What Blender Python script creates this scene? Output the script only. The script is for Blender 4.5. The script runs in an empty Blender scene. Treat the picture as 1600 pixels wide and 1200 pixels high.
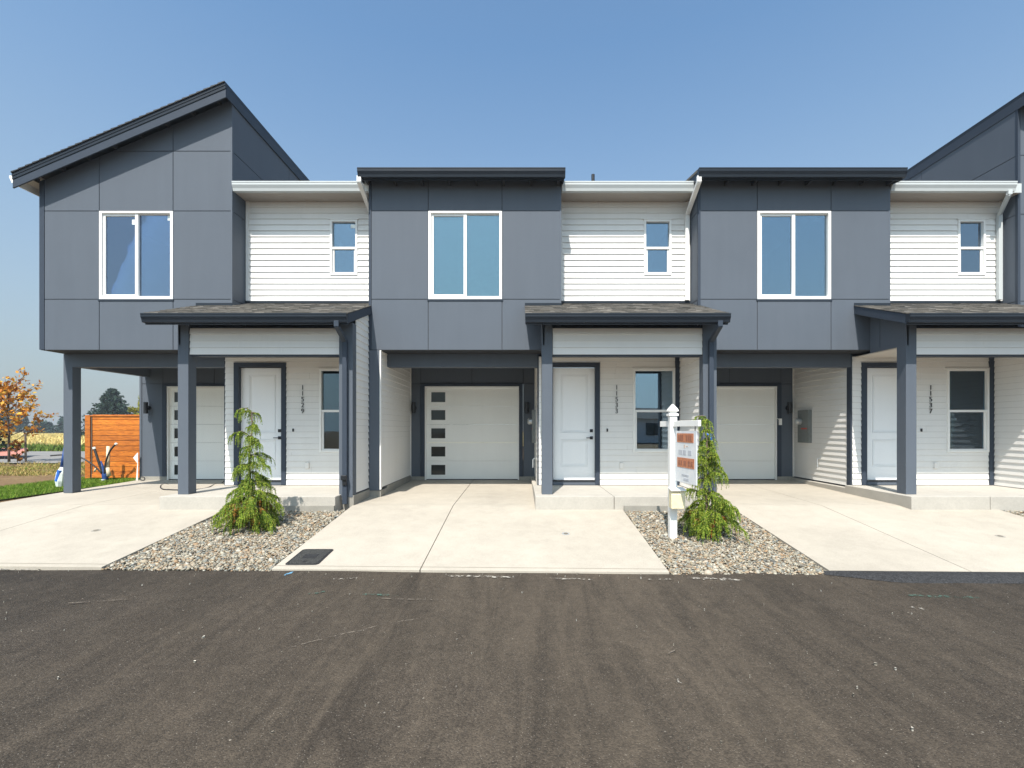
import bpy, bmesh, math, random
import numpy as np
from mathutils import Vector, Matrix
random.seed(7); rng = np.random.default_rng(7)
S = bpy.context.scene
COL = S.collection

# ------------------------------------------------------------------ camera, sky, sun, exposure
F = 755.0                                   # focal length in pixels of the 1600 px wide photograph
cam = bpy.data.cameras.new('camera'); camo = bpy.data.objects.new('camera', cam); COL.objects.link(camo)
camo.location = (0, 0, 1.23); camo.rotation_euler = (math.pi/2, 0, 0)
cam.sensor_width = 36; cam.lens = F/1600*36; cam.shift_x = -15/1600; cam.shift_y = 70/1600
cam.clip_start = 0.05; cam.clip_end = 3000
S.camera = camo
SUN = Vector((0.23, 1.0, -1.5)).normalized()          # direction the light travels
el = math.asin(-SUN.z); az = math.atan2(-SUN.x, -SUN.y)
W = bpy.data.worlds.new('World'); S.world = W; W.use_nodes = True
nt = W.node_tree; bg = nt.nodes['Background']
sky = nt.nodes.new('ShaderNodeTexSky'); sky.sky_type = 'NISHITA'; sky.sun_disc = False
sky.sun_elevation = el; sky.sun_rotation = az
sky.air_density = 1.0; sky.dust_density = 1.8; sky.ozone_density = 1.0; sky.altitude = 50
# smoky layer low over the horizon: greyer and dimmer than a clean horizon
tc = nt.nodes.new('ShaderNodeTexCoord'); sp_ = nt.nodes.new('ShaderNodeSeparateXYZ'); nt.links.new(tc.outputs['Generated'], sp_.inputs[0])
rp_ = nt.nodes.new('ShaderNodeValToRGB'); e_ = rp_.color_ramp.elements; e_[0].position = 0.0; e_[0].color = (.96, .96, .96, 1); e_[1].position = .62; e_[1].color = (0, 0, 0, 1)
q_ = e_.new(.15); q_.color = (.72, .72, .72, 1); q_ = e_.new(.36); q_.color = (.36, .36, .36, 1); q_ = e_.new(.5); q_.color = (.14, .14, .14, 1)
nt.links.new(sp_.outputs[2], rp_.inputs[0])
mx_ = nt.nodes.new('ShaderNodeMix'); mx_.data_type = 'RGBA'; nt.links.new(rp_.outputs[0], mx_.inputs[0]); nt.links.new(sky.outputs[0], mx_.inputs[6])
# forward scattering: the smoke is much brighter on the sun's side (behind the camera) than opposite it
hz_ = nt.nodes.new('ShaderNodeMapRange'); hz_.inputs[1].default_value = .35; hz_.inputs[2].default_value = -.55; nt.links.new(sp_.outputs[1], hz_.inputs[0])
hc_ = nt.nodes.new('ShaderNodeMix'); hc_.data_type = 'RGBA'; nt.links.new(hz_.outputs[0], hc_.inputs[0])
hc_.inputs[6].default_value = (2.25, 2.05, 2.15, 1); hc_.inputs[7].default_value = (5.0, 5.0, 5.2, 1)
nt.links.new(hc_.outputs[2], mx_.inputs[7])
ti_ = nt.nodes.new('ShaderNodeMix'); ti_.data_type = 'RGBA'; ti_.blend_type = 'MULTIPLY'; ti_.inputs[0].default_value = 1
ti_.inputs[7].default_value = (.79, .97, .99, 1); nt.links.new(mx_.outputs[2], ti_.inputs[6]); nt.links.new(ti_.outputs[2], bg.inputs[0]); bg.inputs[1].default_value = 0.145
sl = bpy.data.lights.new('sun', 'SUN'); sl.energy = 4.25; sl.angle = math.radians(0.53); sl.color = (1.0, 0.94, 0.86)
slo = bpy.data.objects.new('sun', sl); COL.objects.link(slo); slo.location = (-6, -25, 40)
slo.rotation_euler = SUN.to_track_quat('-Z', 'Y').to_euler()
S.view_settings.view_transform = 'Standard'; S.view_settings.look = 'None'
S.view_settings.gamma = 1.0; S.view_settings.use_curve_mapping = False
S.view_settings.exposure = 0.68
S.render.engine = 'CYCLES'

# ------------------------------------------------------------------ helpers
ORG = {}
def tag(o, label=None, cat=None, group=None, kind=None):
    if label: o['label'] = label
    if cat: o['category'] = cat
    if group: o['group'] = group
    if kind: o['kind'] = kind
    return o
def thing(name, loc, label, cat, group=None):
    o = bpy.data.objects.new(name, None); COL.objects.link(o); o.location = loc
    o.empty_display_size = 0.2; ORG[o.name] = Vector(loc)
    return tag(o, label, cat, group)
class MB:
    def __init__(s): s.v = []; s.f = []
    def add(s, vs, fs):
        n = len(s.v); s.v += [tuple(p) for p in vs]; s.f += [tuple(i+n for i in f) for f in fs]; return s
    def box(s, x0, x1, y0, y1, z0, z1):
        if x0 > x1: x0, x1 = x1, x0
        if y0 > y1: y0, y1 = y1, y0
        if z0 > z1: z0, z1 = z1, z0
        return s.add([(x0,y0,z0),(x1,y0,z0),(x1,y1,z0),(x0,y1,z0),(x0,y0,z1),(x1,y0,z1),(x1,y1,z1),(x0,y1,z1)],
                     [(0,3,2,1),(4,5,6,7),(0,1,5,4),(1,2,6,5),(2,3,7,6),(3,0,4,7)])
    def prism(s, pts, mp, a, b):
        """pts: 2-D polygon; mp(u, v, w)->xyz ; extruded from w=a to w=b"""
        n = len(pts)
        vs = [mp(u, v, a) for u, v in pts] + [mp(u, v, b) for u, v in pts]
        fs = [tuple(range(n)), tuple(range(2*n-1, n-1, -1))] + [(i, i+n, (i+1) % n+n, (i+1) % n) for i in range(n)]
        return s.add(vs, fs)
    def tube(s, pts, r, n=10, caps=True):
        pts = [Vector(p) for p in pts]; rs = r if isinstance(r, (list, tuple)) else [r]*len(pts)
        base = len(s.v); up = None
        for i, p in enumerate(pts):
            t = (pts[min(i+1, len(pts)-1)] - pts[max(i-1, 0)]).normalized()
            if up is None: up = Vector((0,0,1)) if abs(t.z) < .9 else Vector((1,0,0))
            a = t.cross(up).normalized(); b = a.cross(t).normalized(); up = b
            for k in range(n):
                c = 2*math.pi*k/n
                s.v.append(tuple(p + rs[i]*(math.cos(c)*a + math.sin(c)*b)))
        for i in range(len(pts)-1):
            for k in range(n):
                q = base+i*n; s.f.append((q+k, q+(k+1) % n, q+n+(k+1) % n, q+n+k))
        if caps:
            s.f.append(tuple(base+k for k in range(n-1, -1, -1)))
            s.f.append(tuple(base+(len(pts)-1)*n+k for k in range(n)))
        return s
    def bar(s, p, q, w, d, up=(0,1,0)):
        """rectangular bar from p to q, w across, d deep"""
        p = Vector(p); q = Vector(q); t = (q-p).normalized(); u = Vector(up)
        a = t.cross(u).normalized()*w/2; b = a.cross(t).normalized()*d/2
        vs = [p-a-b, p+a-b, p+a+b, p-a+b, q-a-b, q+a-b, q+a+b, q-a+b]
        return s.add(vs, [(0,3,2,1),(4,5,6,7),(0,1,5,4),(1,2,6,5),(2,3,7,6),(3,0,4,7)])
    def build(s, name, mat, parent=None, smooth=False, bevel=0, fix=True):
        me = bpy.data.meshes.new(name)
        org = ORG[parent.name] if parent is not None else Vector((0,0,0))
        me.from_pydata([(x-org.x, y-org.y, z-org.z) for x, y, z in s.v], [], s.f)
        if fix:
            bm = bmesh.new(); bm.from_mesh(me); bmesh.ops.recalc_face_normals(bm, faces=bm.faces); bm.to_mesh(me); bm.free()
        me.materials.append(mat)
        if smooth: me.polygons.foreach_set('use_smooth', [True]*len(me.polygons))
        o = bpy.data.objects.new(name, me); COL.objects.link(o)
        if parent is not None: o.parent = parent
        ORG[o.name] = org
        if bevel:
            m = o.modifiers.new('edge', 'BEVEL'); m.width = bevel; m.segments = 2; m.limit_method = 'ANGLE'
        return o
def fastmesh(name, V, T, mat, parent=None, smooth=False):
    """V (n,3) array, T (m,k) array of k-gons, all the same k"""
    org = ORG[parent.name] if parent is not None else Vector((0,0,0))
    V = np.asarray(V, dtype=np.float32) - np.array(org, dtype=np.float32); T = np.asarray(T, dtype=np.int32)
    me = bpy.data.meshes.new(name); k = T.shape[1]
    me.vertices.add(len(V)); me.vertices.foreach_set('co', V.ravel())
    me.loops.add(T.size); me.loops.foreach_set('vertex_index', T.ravel())
    me.polygons.add(len(T)); me.polygons.foreach_set('loop_start', np.arange(0, T.size, k, dtype=np.int32))
    me.polygons.foreach_set('loop_total', np.full(len(T), k, dtype=np.int32))
    if smooth: me.polygons.foreach_set('use_smooth', np.ones(len(T), dtype=bool))
    me.materials.append(mat); me.update(calc_edges=True); me.validate()
    o = bpy.data.objects.new(name, me); COL.objects.link(o)
    if parent is not None: o.parent = parent
    ORG[o.name] = org
    return o

# ------------------------------------------------------------------ materials
class NT:
    def __init__(s, name):
        s.m = bpy.data.materials.new(name); s.m.use_nodes = True; s.t = s.m.node_tree
        s.b = s.t.nodes['Principled BSDF']; s.out = s.t.nodes['Material Output']
        s.co = s.t.nodes.new('ShaderNodeNewGeometry').outputs['Position']
        s.geo = s.co.node
    def n(s, t, **k):
        x = s.t.nodes.new(t)
        for a, b in k.items(): setattr(x, a, b)
        return x
    def l(s, a, b): s.t.links.new(a, b)
    def scale(s, v):
        x = s.n('ShaderNodeMapping'); x.inputs['Scale'].default_value = v; s.l(s.co, x.inputs['Vector']); return x.outputs[0]
    def noise(s, sc, det=4, rough=.55, vec=None, dist=0):
        x = s.n('ShaderNodeTexNoise'); x.inputs['Scale'].default_value = sc; x.inputs['Detail'].default_value = det
        x.inputs['Roughness'].default_value = rough; x.inputs['Distortion'].default_value = dist
        s.l(vec if vec is not None else s.co, x.inputs['Vector']); return x.outputs[0]
    def ramp(s, fac, stops, mode='LINEAR'):
        x = s.n('ShaderNodeValToRGB'); x.color_ramp.interpolation = mode; e = x.color_ramp.elements
        while len(e) < len(stops): e.new(0.5)
        for i, (p, c) in enumerate(stops):
            e[i].position = p; e[i].color = (*c, 1) if len(c) == 3 else c
        s.l(fac, x.inputs[0]); return x.outputs[0]
    def mix(s, fac, a, b, mode='MIX'):
        x = s.n('ShaderNodeMix', data_type='RGBA', blend_type=mode)
        for sock, v in ((x.inputs[0], fac), (x.inputs[6], a), (x.inputs[7], b)):
            if isinstance(v, (int, float)): sock.default_value = v
            elif isinstance(v, tuple): sock.default_value = (*v, 1)
            else: s.l(v, sock)
        return x.outputs[2]
    def math(s, op, a, b=0.0):
        x = s.n('ShaderNodeMath', operation=op)
        for sock, v in ((x.inputs[0], a), (x.inputs[1], b)):
            if isinstance(v, (int, float)): sock.default_value = v
            else: s.l(v, sock)
        return x.outputs[0]
    def col(s, c):
        if isinstance(c, tuple): s.b.inputs['Base Color'].default_value = (*c, 1)
        else: s.l(c, s.b.inputs['Base Color'])
        return s
    def rough(s, r):
        if isinstance(r, (int, float)): s.b.inputs['Roughness'].default_value = r
        else: s.l(r, s.b.inputs['Roughness'])
        return s
    def spec(s, v): s.b.inputs['Specular IOR Level'].default_value = v; return s
    def metal(s, v): s.b.inputs['Metallic'].default_value = v; return s
    def bump(s, h, st=.3, d=.01):
        x = s.n('ShaderNodeBump'); x.inputs['Strength'].default_value = st; x.inputs['Distance'].default_value = d
        s.l(h, x.inputs['Height']); s.l(x.outputs[0], s.b.inputs['Normal']); return s
def paint(name, c, r=.6, var=.1, grain=.15, streak=.0):
    m = NT(name)
    n1 = m.noise(0.9, 5, .6); n2 = m.noise(1.0, 4, .6, m.scale((6, 6, .6)))
    f = m.math('ADD', m.math('MULTIPLY', n1, .6), m.math('MULTIPLY', n2, .4))
    lo = tuple(x*(1-var) for x in c); hi = tuple(min(1, x*(1+var)) for x in c)
    m.col(m.ramp(f, [(.3, lo), (.7, hi)])); m.rough(m.ramp(n1, [(.3, (r-.08,)*3), (.7, (r+.08,)*3)])).spec(.22)
    m.bump(m.noise(40, 4, .6, m.scale((.35, .35, 2.2))), grain, .004)
    return m.m
def plain(name, c, r=.5, metal=0, spec=.5):
    m = NT(name); n = m.noise(14, 3)
    m.col(m.ramp(n, [(.3, tuple(x*.9 for x in c)), (.7, tuple(min(1, x*1.08) for x in c))])).rough(r).metal(metal).spec(spec)
    return m.m
M = {}
M['dark'] = paint('charcoal_paint', (.098, .115, .140), .66, .065, .32)
M['dark_trim'] = paint('charcoal_trim', (.040, .052, .072), .55, .06, .1)
M['gap'] = plain('shadow_gap', (.05, .055, .065), .8)
M['fascia'] = paint('dark_metal', (.020, .026, .035), .38, .08, .03)
M['soffit_dark'] = paint('dark_soffit', (.035, .037, .042), .7, .08, .1)
M['siding'] = paint('white_siding', (.76, .745, .715), .6, .035, .28)
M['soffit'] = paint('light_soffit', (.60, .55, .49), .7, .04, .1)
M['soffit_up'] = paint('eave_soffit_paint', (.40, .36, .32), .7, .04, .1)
M['white'] = paint('white_vinyl', (.80, .79, .76), .35, .02, .02)
M['gutter'] = paint('white_gutter', (.50, .53, .53), .35, .03, .02)
M['door'] = paint('white_door', (.86, .865, .86), .4, .02, .05)
M['garage'] = paint('garage_steel', (.84, .845, .81), .45, .03, .12)
M['black'] = plain('black_metal', (.012, .013, .016), .4)
M['rubber'] = plain('black_rubber', (.02, .02, .022), .55)
M['grey_metal'] = plain('grey_metal', (.17, .185, .18), .45, .2)
M['silver'] = plain('silver', (.55, .57, .58), .3, .6)
M['red'] = plain('red_label', (.55, .06, .03), .5)
M['sticker'] = plain('white_sticker', (.8, .85, .82), .5)
M['blue'] = plain('blue_plastic', (.02, .06, .22), .45)
M['ribbon'] = plain('blue_ribbon', (.03, .14, .55), .5)
M['cream'] = plain('cream_pipe', (.66, .55, .38), .5)
M['yellow'] = plain('yellowed_plastic', (.72, .64, .42), .5)
M['blind'] = plain('pale_blind', (.42, .60, .60), .8)
M['room'] = plain('room_wall', (.20, .21, .22), .9)
m = NT('garage_glass'); m.col((.025, .03, .03)).rough(.06).spec(.28); M['dglass'] = m.m
def glass(name, tint, base, gc=(.66, .82, 1, 1)):
    m = NT(name); t = m.t
    tr = m.n('ShaderNodeBsdfTransparent'); tr.inputs[0].default_value = (*tint, 1)
    gl = m.n('ShaderNodeBsdfGlossy'); gl.inputs['Roughness'].default_value = 0.0; gl.inputs[0].default_value = gc
    fr = m.n('ShaderNodeFresnel'); fr.inputs[0].default_value = 1.5
    f = m.math('ADD', m.math('MULTIPLY', fr.outputs[0], .9), base)
    b = m.n('ShaderNodeBump'); b.inputs['Strength'].default_value = .04; b.inputs['Distance'].default_value = .02
    m.l(m.noise(1.2, 2), b.inputs['Height']); m.l(b.outputs[0], gl.inputs['Normal'])
    mx = m.n('ShaderNodeMixShader'); m.l(f, mx.inputs[0]); m.l(tr.outputs[0], mx.inputs[1]); m.l(gl.outputs[0], mx.inputs[2])
    m.l(mx.outputs[0], m.out.inputs[0]); return m.m
M['glass'] = glass('window_glass', (.62, .72, .70), .20)
M['glass_violet'] = glass('violet_tinted_glass', (.58, .66, .68), .19, (.64, .76, .98, 1))
M['glass_teal'] = glass('teal_tinted_glass', (.68, .76, .75), .20, (.66, .86, .97, 1))
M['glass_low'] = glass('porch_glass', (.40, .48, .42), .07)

def concrete(name, c, var=.12, stain=.35):
    m = NT(name)
    big = m.noise(.55, 5, .6); mid = m.noise(4, 6, .65); fine = m.noise(60, 4, .7)
    broom = m.noise(1, 2, .5, m.scale((90, 6, 6)))
    lo = tuple(x*(1-var) for x in c); hi = tuple(min(1, x*(1+var*.6)) for x in c)
    a = m.ramp(m.math('ADD', m.math('MULTIPLY', big, .6), m.math('MULTIPLY', mid, .4)), [(.35, lo), (.62, hi)])
    st = m.ramp(m.noise(1.3, 7, .7, dist=.6), [(.60, (0,0,0)), (.78, (1,1,1))])
    a = m.mix(m.math('MULTIPLY', st, stain), a, tuple(x*.62 for x in c))
    a = m.mix(.12, a, m.ramp(fine, [(.3, (.2,.2,.2)), (.7, (1,1,1))]), 'OVERLAY')
    m.col(a).rough(.85).spec(.25); m.bump(m.math('ADD', m.math('MULTIPLY', fine, .5), broom), .18, .004)
    return m.m
M['concrete'] = concrete('driveway_concrete', (.40, .362, .303), .13, .4)
M['slab'] = concrete('porch_concrete', (.42, .395, .35), .12, .3)
M['stem'] = concrete('foundation_concrete', (.30, .285, .25), .18, .4)
M['joint'] = plain('joint_filler', (.16, .14, .11), .9)

# asphalt: aggregate, scuffs, wheel tracks, chalky flecks
m = NT('asphalt')
agg = m.n('ShaderNodeTexVoronoi'); agg.inputs['Scale'].default_value = 95; m.l(m.co, agg.inputs['Vector'])
n1 = m.noise(.55, 6, .62, dist=.4); n2 = m.noise(3.2, 6, .65); tr = m.noise(1, 5, .6, m.scale((1.5, .16, 1)), .8)
f = m.math('ADD', m.math('ADD', m.math('MULTIPLY', n1, .35), m.math('MULTIPLY', n2, .2)), m.math('MULTIPLY', tr, .45))
c = m.ramp(f, [(.36, (.018, .015, .0125)), (.5, (.030, .025, .020)), (.64, (.052, .043, .034))])
c = m.mix(.55, c, m.ramp(agg.outputs['Color'], [(.15, (.25, .25, .25)), (.8, (.72, .70, .68))]), 'OVERLAY')
sp = m.n('ShaderNodeTexVoronoi'); sp.inputs['Scale'].default_value = 9.5; sp.inputs['Randomness'].default_value = 1; m.l(m.co, sp.inputs['Vector'])
spk = m.math('LESS_THAN', sp.outputs['Distance'], .065)
gate = m.ramp(m.noise(2.0, 3), [(.48, (0,0,0)), (.56, (1,1,1))])
c = m.mix(m.math('MULTIPLY', m.math('MULTIPLY', spk, gate), .7), c, (.36, .33, .28))
sp2 = m.n('ShaderNodeTexVoronoi'); sp2.inputs['Scale'].default_value = 42; m.l(m.co, sp2.inputs['Vector'])
c = m.mix(m.math('MULTIPLY', m.math('LESS_THAN', sp2.outputs['Distance'], .13), .45), c, (.22, .20, .17))
sx_ = m.n('ShaderNodeSeparateXYZ'); m.l(m.co, sx_.inputs[0])          # traffic-worn, dusty middle; darker ends also paint lens vignetting into the colour
wear_vignette = m.ramp(m.math('ADD', m.math('MULTIPLY', m.math('ABSOLUTE', m.math('SUBTRACT', sx_.outputs[0], .6)), .11), m.math('MULTIPLY', m.math('SUBTRACT', n1, .5), .9)), [(.05, (1,1,1)), (.75, (0,0,0))])
st_ = m.ramp(m.noise(1, 6, .65, m.scale((3.4, .45, 1)), 1.6), [(.34, (.35,.35,.35)), (.64, (1,1,1))])
c = m.mix(m.math('MULTIPLY', m.math('MULTIPLY', wear_vignette, st_), .66), c, (.105, .084, .062), 'MIX')
bl_ = m.noise(9, 6, .75, dist=.5); c = m.mix(.38, c, m.ramp(bl_, [(.3, (.25,.25,.25)), (.7, (.75,.75,.75))]), 'OVERLAY')
c = m.mix(.5, c, m.ramp(agg.outputs['Color'], [(.15, (.30, .30, .30)), (.8, (.66, .65, .63))]), 'OVERLAY')
c = m.mix(m.math('MULTIPLY', m.math('LESS_THAN', sp2.outputs['Distance'], .12), .4), c, (.26, .235, .20))
m.col(c).rough(.9).spec(.25); m.bump(m.math('SUBTRACT', 1, agg.outputs['Distance']), .55, .008)
M['asphalt'] = m.m
m = NT('fresh_asphalt'); v = m.n('ShaderNodeTexVoronoi'); v.inputs['Scale'].default_value = 70; m.l(m.co, v.inputs['Vector'])
m.col(m.ramp(v.outputs['Color'], [(.2, (.012, .012, .013)), (.9, (.04, .04, .042))])).rough(.8); m.bump(v.outputs['Distance'], .8, .012); M['fresh'] = m.m
def chalk(name, c, thr=.52):
    m = NT(name); nz = m.noise(22, 5, .7)
    t = m.n('ShaderNodeBsdfTransparent'); mx = m.n('ShaderNodeMixShader')
    m.l(m.ramp(nz, [(thr-.06, (0,0,0)), (thr+.06, (1,1,1))]), mx.inputs[0]); m.l(t.outputs[0], mx.inputs[1]); m.l(m.b.outputs[0], mx.inputs[2])
    m.col(c).rough(.9); m.l(mx.outputs[0], m.out.inputs[0]); return m.m
M['chalk'] = chalk('chalky_scrape', (.15, .125, .098), .49)
M['splash'] = chalk('concrete_splash', (.38, .35, .30), .54)
M['bluemark'] = chalk('blue_spray', (.12, .27, .40), .42)
M['greenmark'] = chalk('green_spray', (.06, .11, .085), .54)

def island(name, stops, r=.8, bumps=0, spec=.3, trans=0, extra=None):
    m = NT(name)
    c = m.ramp(m.geo.outputs['Random Per Island'], stops)
    c = m.mix(.35, c, m.ramp(m.noise(35, 4), [(.25, (.25,)*3), (.75, (.8,)*3)]), 'OVERLAY')
    m.col(c).rough(r).spec(spec)
    if bumps: m.bump(m.noise(bumps, 4), .4, .004)
    if trans:
        t = m.n('ShaderNodeBsdfTranslucent'); m.l(c, t.inputs[0]); mx = m.n('ShaderNodeMixShader'); mx.inputs[0].default_value = trans
        m.l(m.b.outputs[0], mx.inputs[1]); m.l(t.outputs[0], mx.inputs[2]); m.l(mx.outputs[0], m.out.inputs[0])
    return m.m
M['shingle'] = island('shingle', [(0, (.07, .066, .06)), (.35, (.12, .112, .10)), (.7, (.185, .168, .145)), (1, (.095, .092, .088))], .95, 180)
M['pebble'] = island('river_pebbles', [(0, (.08, .08, .075)), (.16, (.34, .30, .225)), (.32, (.16, .175, .17)), (.46, (.40, .365, .28)), (.6, (.25, .17, .10)), (.72, (.28, .24, .17)), (.82, (.46, .44, .38)), (.92, (.32, .21, .12)), (1, (.14, .13, .11))], .75, 60)
M['leaf_c'] = island('weeping_foliage', [(0, (.040, .09, .014)), (.3, (.11, .20, .022)), (.65, (.25, .35, .038)), (1, (.46, .46, .08))], .7, 0, .2, .25)
M['leaf_brown'] = island('brown_foliage', [(0, (.16, .06, .015)), (.6, (.30, .12, .02)), (1, (.38, .20, .05))], .8, 0, .2, .2)
M['leaf_a'] = island('autumn_leaves', [(0, (.24, .07, .012)), (.3, (.52, .19, .025)), (.75, (.80, .42, .06)), (1, (.42, .33, .07))], .7, 0, .2, .3)
M['leaf_y'] = island('yellow_green_leaves', [(0, (.16, .19, .03)), (1, (.40, .38, .07))], .7, 0, .2, .3)
M['needle'] = island('dark_needles', [(0, (.014, .032, .026)), (.6, (.026, .052, .040)), (1, (.045, .075, .05))], .8, 0, .2, .05)
M['wood_far'] = island('far_needles', [(0, (.020, .042, .036)), (.6, (.032, .062, .050)), (1, (.05, .08, .05))], .9, 0, .1)
M['grass'] = island('green_grass', [(0, (.07, .15, .015)), (.6, (.17, .30, .03)), (1, (.34, .40, .09))], .8, 0, .15, .25)
M['dry'] = island('dry_grass', [(0, (.42, .30, .11)), (.45, (.56, .43, .17)), (.75, (.26, .25, .07)), (1, (.14, .18, .04))], .9, 0, .1, .2)
M['gold'] = island('golden_field', [(0, (.56, .42, .15)), (.6, (.74, .60, .26)), (1, (.44, .38, .13))], .9, 0, .1, .15)
M['verge'] = island('verge_grass_blades', [(0, (.05, .10, .012)), (.6, (.10, .17, .02)), (1, (.20, .24, .04))], .8)
M['bark'] = plain('bark', (.10, .07, .05), .9)
M['greybark'] = plain('grey_stem', (.16, .12, .09), .9)
m = NT('soil'); a = m.noise(.35, 6, .65); b = m.noise(9, 6, .7)
m.col(m.mix(.5, m.ramp(a, [(.38, (.15, .088, .052)), (.6, (.22, .16, .075))]), m.ramp(b, [(.3, (.08, .048, .03)), (.7, (.26, .17, .10))]))).rough(.95).spec(.1); m.bump(b, .8, .05); M['soil'] = m.m
m = NT('lawn_soil'); a = m.noise(12, 5); m.col(m.ramp(a, [(.35, (.05, .075, .02)), (.7, (.09, .14, .03))])).rough(.95).spec(.1); M['lawn'] = m.m
m = NT('bed_soil'); a = m.noise(30, 5); m.col(m.ramp(a, [(.35, (.08, .065, .05)), (.7, (.2, .165, .125))])).rough(.95); M['bed'] = m.m
m = NT('far_road'); a = m.noise(2, 6); m.col(m.ramp(a, [(.3, (.17, .165, .155)), (.7, (.24, .23, .215))])).rough(.9); M['farroad'] = m.m
m = NT('field_soil'); a = m.noise(.12, 6, .7); m.col(m.ramp(a, [(.3, (.30, .25, .10)), (.7, (.50, .41, .19))])).rough(.95).spec(.1); M['field'] = m.m
# stained fence wood
m = NT('cedar_stain'); g = m.noise(3.5, 7, .65, m.scale((1.2, 4, 14)), 1.2)
c = m.ramp(g, [(.32, (.20, .048, .007)), (.5, (.52, .15, .013)), (.68, (.68, .24, .028))])
kn = m.n('ShaderNodeTexVoronoi'); kn.inputs['Scale'].default_value = 3.2; m.l(m.scale((1, 1, 1.6)), kn.inputs['Vector'])
c = m.mix(m.ramp(kn.outputs['Distance'], [(.03, (1,1,1)), (.09, (0,0,0))]), c, (.22, .06, .01))
c = m.mix(.9, c, m.ramp(m.geo.outputs['Random Per Island'], [(0, (.34,.34,.34)), (1, (.62,.62,.62))]), 'OVERLAY')
m.col(c).rough(.55); m.bump(g, .2, .004); M['cedar'] = m.m
m = NT('lid_plastic'); v = m.n('ShaderNodeTexVoronoi'); v.inputs['Scale'].default_value = 55; m.l(m.co, v.inputs['Vector'])
m.col(m.ramp(v.outputs['Distance'], [(.1, (.06, .06, .055)), (.6, (.028, .028, .027))])).rough(.6); m.bump(v.outputs['Distance'], .8, .006); M['lid'] = m.m

# ------------------------------------------------------------------ ground heights
def dz(y):                                         # driveway surface
    if y >= 9.05: return -.205 + (y-9.05)/(12.8-9.05)*.078
    return -.205 - (9.05-y)*.1155
RE = lambda x: 6.06 - .022*x                        # road edge (y) at x

# ------------------------------------------------------------------ setting: terrain, road, far road, field
xs = [-330,-220,-150,-80,-50,-36,-28,-22,-18,-15,-13,-12,-11,-10.2,-9.8,-6,0,6,12,16,22,40,80,150,220,300]
ys = [-260,-200,-120,-60,-30,-14,-6,0,3,5.9,7,8,9,9.6,11,12,13,14,15,16,17,18,19,24,30,40,60,100,160,220,300,400]
def gh(x, y):
    if y < 5.9: z = -.70
    elif y < 9.0: z = -.66 + (y-5.9)/3.1*.34
    else: z = -.30
    if x < -10.15 and y >= 8: z = -.17 if y >= 9 else -.3
    if x < -12.5 and 13.5 < y < 18.5: z = -.13 + .03*math.sin(x*1.3+y)
    return z
V = [(x, y, gh(x, y)) for y in ys for x in xs]; nx = len(xs)
T = [(j*nx+i, j*nx+i+1, (j+1)*nx+i+1, (j+1)*nx+i) for j in range(len(ys)-1) for i in range(nx-1)]
o = fastmesh('ground', V, T, M['soil']); tag(o, kind='structure')
# road with a gently uneven surface
gx = np.concatenate([np.linspace(-90, -14, 12), np.linspace(-12, 14, 80), np.linspace(18, 90, 12)]); gy = np.linspace(0, 1, 50)
V = []
for v in gy:
    for x in gx:
        y = -9.5 + (RE(float(x) if abs(x) < 20 else 20*np.sign(x)) + .05 + 9.5)*v
        V.append((x, y, -.575 + .006*math.sin(x*.9+y*.7) + .004*math.sin(x*2.3-y*1.9)))
nx = len(gx); T = [(j*nx+i, j*nx+i+1, (j+1)*nx+i+1, (j+1)*nx+i) for j in range(len(gy)-1) for i in range(nx-1)]
road = fastmesh('road', V, T, M['asphalt'], smooth=True); tag(road, kind='structure')
def mark(name, pts, w, mat, z=-.562):
    b = MB(); L = []; R = []
    for i, (x, y) in enumerate(pts):
        t = Vector(pts[min(i+1, len(pts)-1)]) - Vector(pts[max(i-1, 0)]); t.normalize()
        ww = w*(.5+.5*random.random())*(.4 if i in (0, len(pts)-1) else 1)
        L.append((x-t.y*ww/2, y+t.x*ww/2, z)); R.append((x+t.y*ww/2, y-t.x*ww/2, z))
    n = len(pts); b.add(L+R, [(i, i+1, n+i+1, n+i) for i in range(n-1)])
    return b.build(name, mat, road, fix=False)
def wp(px, py, z=-.562):                           # helper used only to read positions off the survey of the road
    y = F*(1.23-z)/(py-670); return ((px-815)/F*y, y)
def line(a, b, n=14, j=.01):
    return [(a[0]+(b[0]-a[0])*k/n+random.uniform(-j, j), a[1]+(b[1]-a[1])*k/n+random.uniform(-j, j)) for k in range(n+1)]
mark('scrape_mark', line(wp(448, 1012), wp(600, 975)), .030, M['chalk'])
mark('scrape_mark', line(wp(600, 975), wp(650, 967)), .02, M['chalk'])
mark('scrape_mark', line(wp(595, 935), wp(690, 937)), .035, M['chalk'])
mark('scrape_mark', line(wp(105, 942), wp(200, 936), 8), .035, M['chalk'])
mark('scrape_mark', line(wp(1045, 1022), wp(1062, 1010), 6), .02, M['chalk'])
mark('scrape_mark', line(wp(1055, 1056), wp(1064, 1068), 6), .014, M['splash'])
mark('spray_mark', line(wp(444, 899), wp(458, 893), 5), .05, M['bluemark'])
mark('spray_mark', line(wp(480, 928), wp(510, 924), 6), .06, M['greenmark'])
mark('spray_mark', line(wp(565, 928), wp(625, 930), 6), .06, M['greenmark'])
mark('spray_mark', line(wp(1420, 930), wp(1530, 934), 8), .07, M['greenmark'])
for a, b, w in (((700, 899), (800, 902), .10), ((520, 905), (560, 903), .04), ((860, 903), (930, 905), .05), ((1075, 903), (1160, 906), .10), ((0, 888), (60, 890), .05), ((1425, 949), (1442, 951), .05), ((1010, 905), (1050, 905), .03)):
    mark('splash_mark', line(wp(*a), wp(*b), 10, .02), w, M['splash'])
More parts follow.
